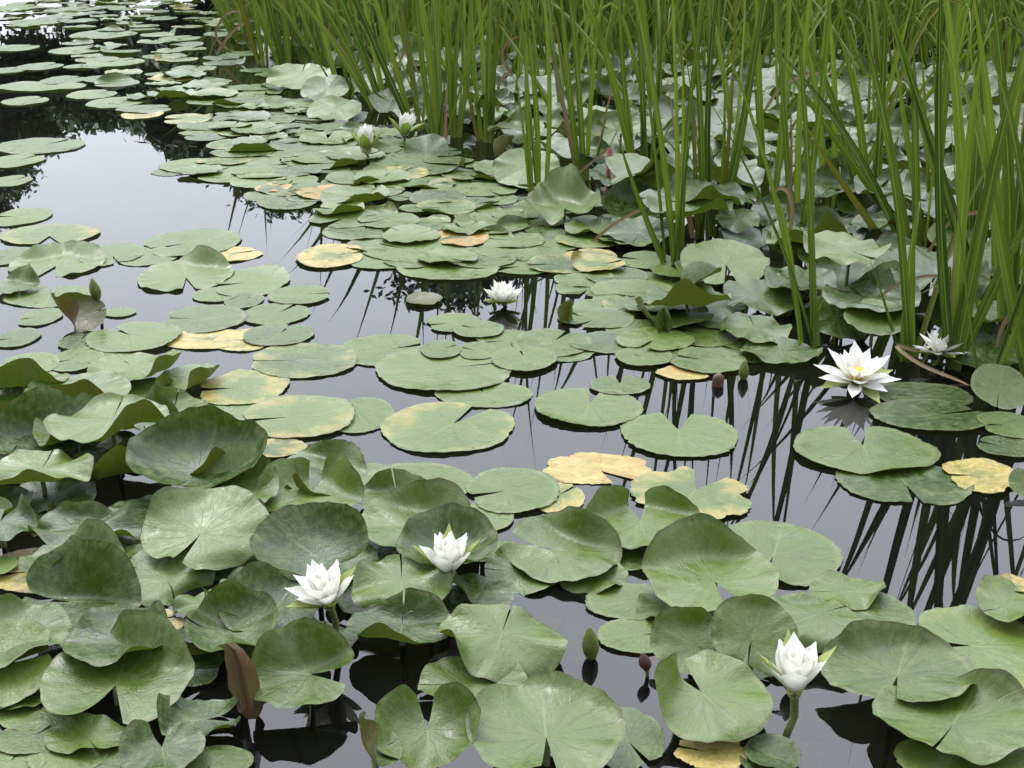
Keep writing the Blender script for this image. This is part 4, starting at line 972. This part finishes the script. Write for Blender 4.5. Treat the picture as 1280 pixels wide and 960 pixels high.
# ------------------------------------------------------------------ trees on the far bank (seen mirrored in the water)
def tree(px, D, top, spread, seed, label, low=.28, kind='tree', group='trees on the far bank'):
    q = random.Random(seed); x = (px - 640) / F * D / math.cos(PITCH) * 1.02
    o = bpy.data.objects.new(kind, None); COL.objects.link(o); o.location = (x, D, .25)
    V, Fc = [], []
    def add(v, f):
        n0 = len(V); V.extend(v); Fc.extend(tuple(a + n0 for a in g) for g in f)
    tr = [Vector((q.uniform(-.15, .15) * t * 4, q.uniform(-.1, .1), top * .85 * t)) for t in (0, .25, .5, .75, 1)]
    add(*tube(tr, [top * .028, top * .022, top * .016, top * .010, .02], 10))
    tips = []
    for k in range(16):
        t = q.uniform(low, .9); p = tr[0].lerp(tr[-1], t); an = q.uniform(0, 6.28)
        ln = spread * (1.15 - .75 * t) * q.uniform(.6, 1.0)
        e = p + Vector((math.cos(an) * ln, math.sin(an) * ln, ln * q.uniform(.05, .55)))
        add(*tube([p, p.lerp(e, .5) + Vector((0, 0, .1 * ln)), e], [top * .009, top * .005, .012], 6))
        for s in (.45, .7, .9, 1.0): tips.append(p.lerp(e, s))
    link('trunk', mesh('trunk', V, Fc, M_BARK), o)
    CV, CF = [], []
    for tp in tips:
        for c in range(4):
            cc = tp + Vector((q.gauss(0, .35), q.gauss(0, .35), q.gauss(0, .25))) * spread * .38; rr = spread * q.uniform(.10, .2)
            for _ in range(110):
                p = cc + Vector((q.gauss(0, 1), q.gauss(0, 1), q.gauss(0, .75))) * rr * .55
                a = Vector((q.gauss(0, 1), q.gauss(0, 1), q.gauss(0, 1))).normalized(); b = a.cross(Vector((q.gauss(0, 1), q.gauss(0, 1), q.gauss(0, 1)))).normalized()
                s = q.uniform(.04, .085); n0 = len(CV)
                CV += [p - a * s * 1.6, p - b * s * .7, p + a * s * 1.6, p + b * s * .7]; CF.append((n0, n0 + 1, n0 + 2, n0 + 3))
    link('crown', mesh('crown', CV, CF, M_TLEAF, smooth=False), o)
    tag(o, label, kind, group)
tree(0, 27, 7.1, 2.5, 1, 'tall loose tree on the far bank, mirrored in water at far left')
tree(-240, 27, 8.0, 3.4, 2, 'broad tree beyond the left edge of the frame, mirrored at the left')
tree(150, 29, 4.1, 2.6, 3, 'low bushy tree mirrored below the far left pads')
tree(350, 28, 6.2, 2.6, 4, 'tree behind the left end of the reed bed')
tree(520, 28, 8.2, 3.2, 5, 'tallest tree behind the reed bed, mirrored between the raft and lily')
tree(760, 30, 8.0, 3.4, 6, 'round tree behind the middle of the reed bed')
tree(1050, 30, 7.5, 3.4, 7, 'round tree behind the right of the reed bed')

for i, (px, D, top) in enumerate(((330, 17, 2.2), (480, 16, 2.6), (640, 16.5, 3.0), (800, 16, 2.8), (960, 16.5, 3.1), (1120, 16, 2.7), (1290, 16.5, 3.0))):  # unseen shrubs, added to darken reflections and light from behind the reeds
    tree(px, D, top, 1.5, 20 + i, ('leftmost' if i == 0 else ORD[i]) + ' shrub of the unseen row added behind the reed bed to darken reflections' if i else 'leftmost unseen shrub added behind the reed bed to darken reflections', .05, 'shrub', 'unseen shrubs added behind the reeds to darken reflections')

# ------------------------------------------------------------------ water, ground, sky
m, N = newmat('pond_water')
geo = N.n('ShaderNodeNewGeometry').outputs['Position']
n1 = N.noise(geo, 1.6, 1, .4); n2 = N.noise(geo, 7.0, 1, .5)
b = N.n('ShaderNodeBump', {'Strength': 1.0, 'Distance': .0008, 'Height': N.m('ADD', n1, N.m('MULTIPLY', n2, .07))}).outputs[0]
fr = N.n('ShaderNodeFresnel', {'IOR': 1.33, 'Normal': b}).outputs[0]
gl = N.n('ShaderNodeBsdfGlossy', {'Color': (1, 1, 1, 1), 'Roughness': .008, 'Normal': b})
tp = N.n('ShaderNodeBsdfTransparent', {'Color': (.42, .42, .36, 1)})
df = N.n('ShaderNodeBsdfDiffuse', {'Color': (.004, .004, .0045, 1)})
und = N.n('ShaderNodeMixShader', {0: .35, 1: tp.outputs[0], 2: df.outputs[0]})
mx = N.n('ShaderNodeMixShader', {0: fr, 1: und.outputs[0], 2: gl.outputs[0]})
N.n('ShaderNodeOutputMaterial', {0: mx.outputs[0]})
M_WATER = m
V = [(-60, -6, 0), (60, -6, 0), (60, 60, 0), (-60, 60, 0)]
tag(link('water', mesh('water', V, [(0, 1, 2, 3)], M_WATER, smooth=False)), None, None, None, 'structure')
m, N = newmat('ground_soil')
geo = N.n('ShaderNodeNewGeometry').outputs['Position']; sep = N.n('ShaderNodeSeparateXYZ', {0: geo})
n = N.noise(geo, 3.0, 5, .65)
mud = N.mix(n, (.008, .008, .006), (.022, .020, .014)); gr = N.mix(n, (.03, .05, .012), (.06, .08, .025))
c = N.mix(N.ss(sep.outputs[2], .0, .12), mud, gr)
N.n('ShaderNodeOutputMaterial', {0: N.n('ShaderNodeBsdfPrincipled', {'Base Color': c, 'Roughness': .9}).outputs[0]})
xs = [-400, -120, -50, -30] + [-22 + i for i in range(45)] + [30, 50, 120, 400]
ys = [-400, -100, -30, -8, -3, -1, 0, .35, .7, 1.1] + [2 + i for i in range(40)] + [60, 120, 400]
V, Fc = [], []
for y in ys:
    for x in xs:
        far = smst(13.5, 18, y + .35 * math.sin(x * .5)) ; near = 1 - smst(-.2, .9, y); side = smst(16, 22, abs(x))
        k = max(far, near, side)
        V.append((x, y, -.42 + k * .72 + .06 * mnoise.noise((x * .6, y * .6, 3)) * k))
nx = len(xs)
for j in range(len(ys) - 1):
    for i in range(nx - 1): a = j * nx + i; Fc.append((a, a + 1, a + nx + 1, a + nx))
tag(link('ground', mesh('ground', V, Fc, m)), None, None, None, 'structure')

W = bpy.data.worlds.new('World'); sc.world = W; W.use_nodes = True; N = NT(W.node_tree)
SUN_EL, SUN_AZ = R(58), R(-35)
sky = N.n('ShaderNodeTexSky', sky_type='NISHITA', sun_disc=False, sun_elevation=SUN_EL, sun_rotation=SUN_AZ, air_density=1.2, dust_density=3.0)
dr = N.n('ShaderNodeTexCoord').outputs['Generated']; z = N.n('ShaderNodeSeparateXYZ', {0: dr}).outputs[2]
zz = N.m('MAXIMUM', z, 0.0)
stretch = N.n('ShaderNodeVectorMath', {0: dr, 1: (1, 1, 2.6)}, operation='MULTIPLY').outputs[0]
cl = N.noise(stretch, 2.6, 5, .55)
hi = N.m('MULTIPLY', N.m('SUBTRACT', N.m('MINIMUM', N.m('MAXIMUM', zz, .38), .65), .38), 26.0)
val = N.m('MULTIPLY', N.m('ADD', N.m('ADD', 2.5, hi), N.m('MULTIPLY', N.m('MINIMUM', zz, .65), 18.5)), N.m('ADD', .86, N.m('MULTIPLY', cl, .28)))
dy = N.n('ShaderNodeSeparateXYZ', {0: dr}).outputs[1]
val = N.m('MULTIPLY', val, N.m('ADD', .28, N.m('MULTIPLY', N.ss(dy, -.55, .62), .74)))   # cloud brighter towards the hidden sun
cc = N.n('ShaderNodeVectorMath', {0: (.93, .955, 1.05), 'Scale': val}, operation='SCALE').outputs[0]
nm = N.n('ShaderNodeMix', data_type='RGBA'); N.t.links.new(sky.outputs[0], nm.inputs[6]); N.t.links.new(cc, nm.inputs[7]); nm.inputs[0].default_value = .85
bg = N.n('ShaderNodeBackground', {0: nm.outputs[2], 1: .12}); N.n('ShaderNodeOutputWorld', {0: bg.outputs[0]})
sl = bpy.data.lights.new('sun', 'SUN'); sl.energy = .8; sl.angle = R(25); sl.color = (1, .97, .92)
so = bpy.data.objects.new('sun', sl); COL.objects.link(so)
sd = Vector((math.sin(SUN_AZ) * math.cos(SUN_EL), math.cos(SUN_AZ) * math.cos(SUN_EL), math.sin(SUN_EL)))
so.rotation_euler = sd.to_track_quat('Z', 'Y').to_euler()
sc.view_settings.view_transform = 'Standard'; sc.view_settings.look = 'None'; sc.view_settings.gamma = 1; sc.view_settings.use_curve_mapping = False
sc.view_settings.exposure = 1.65
sc.cycles.max_bounces = 8; sc.cycles.transparent_max_bounces = 12
print('PADS', len(PADS), 'REEDS', len(spots), 'objects', len(bpy.data.objects))
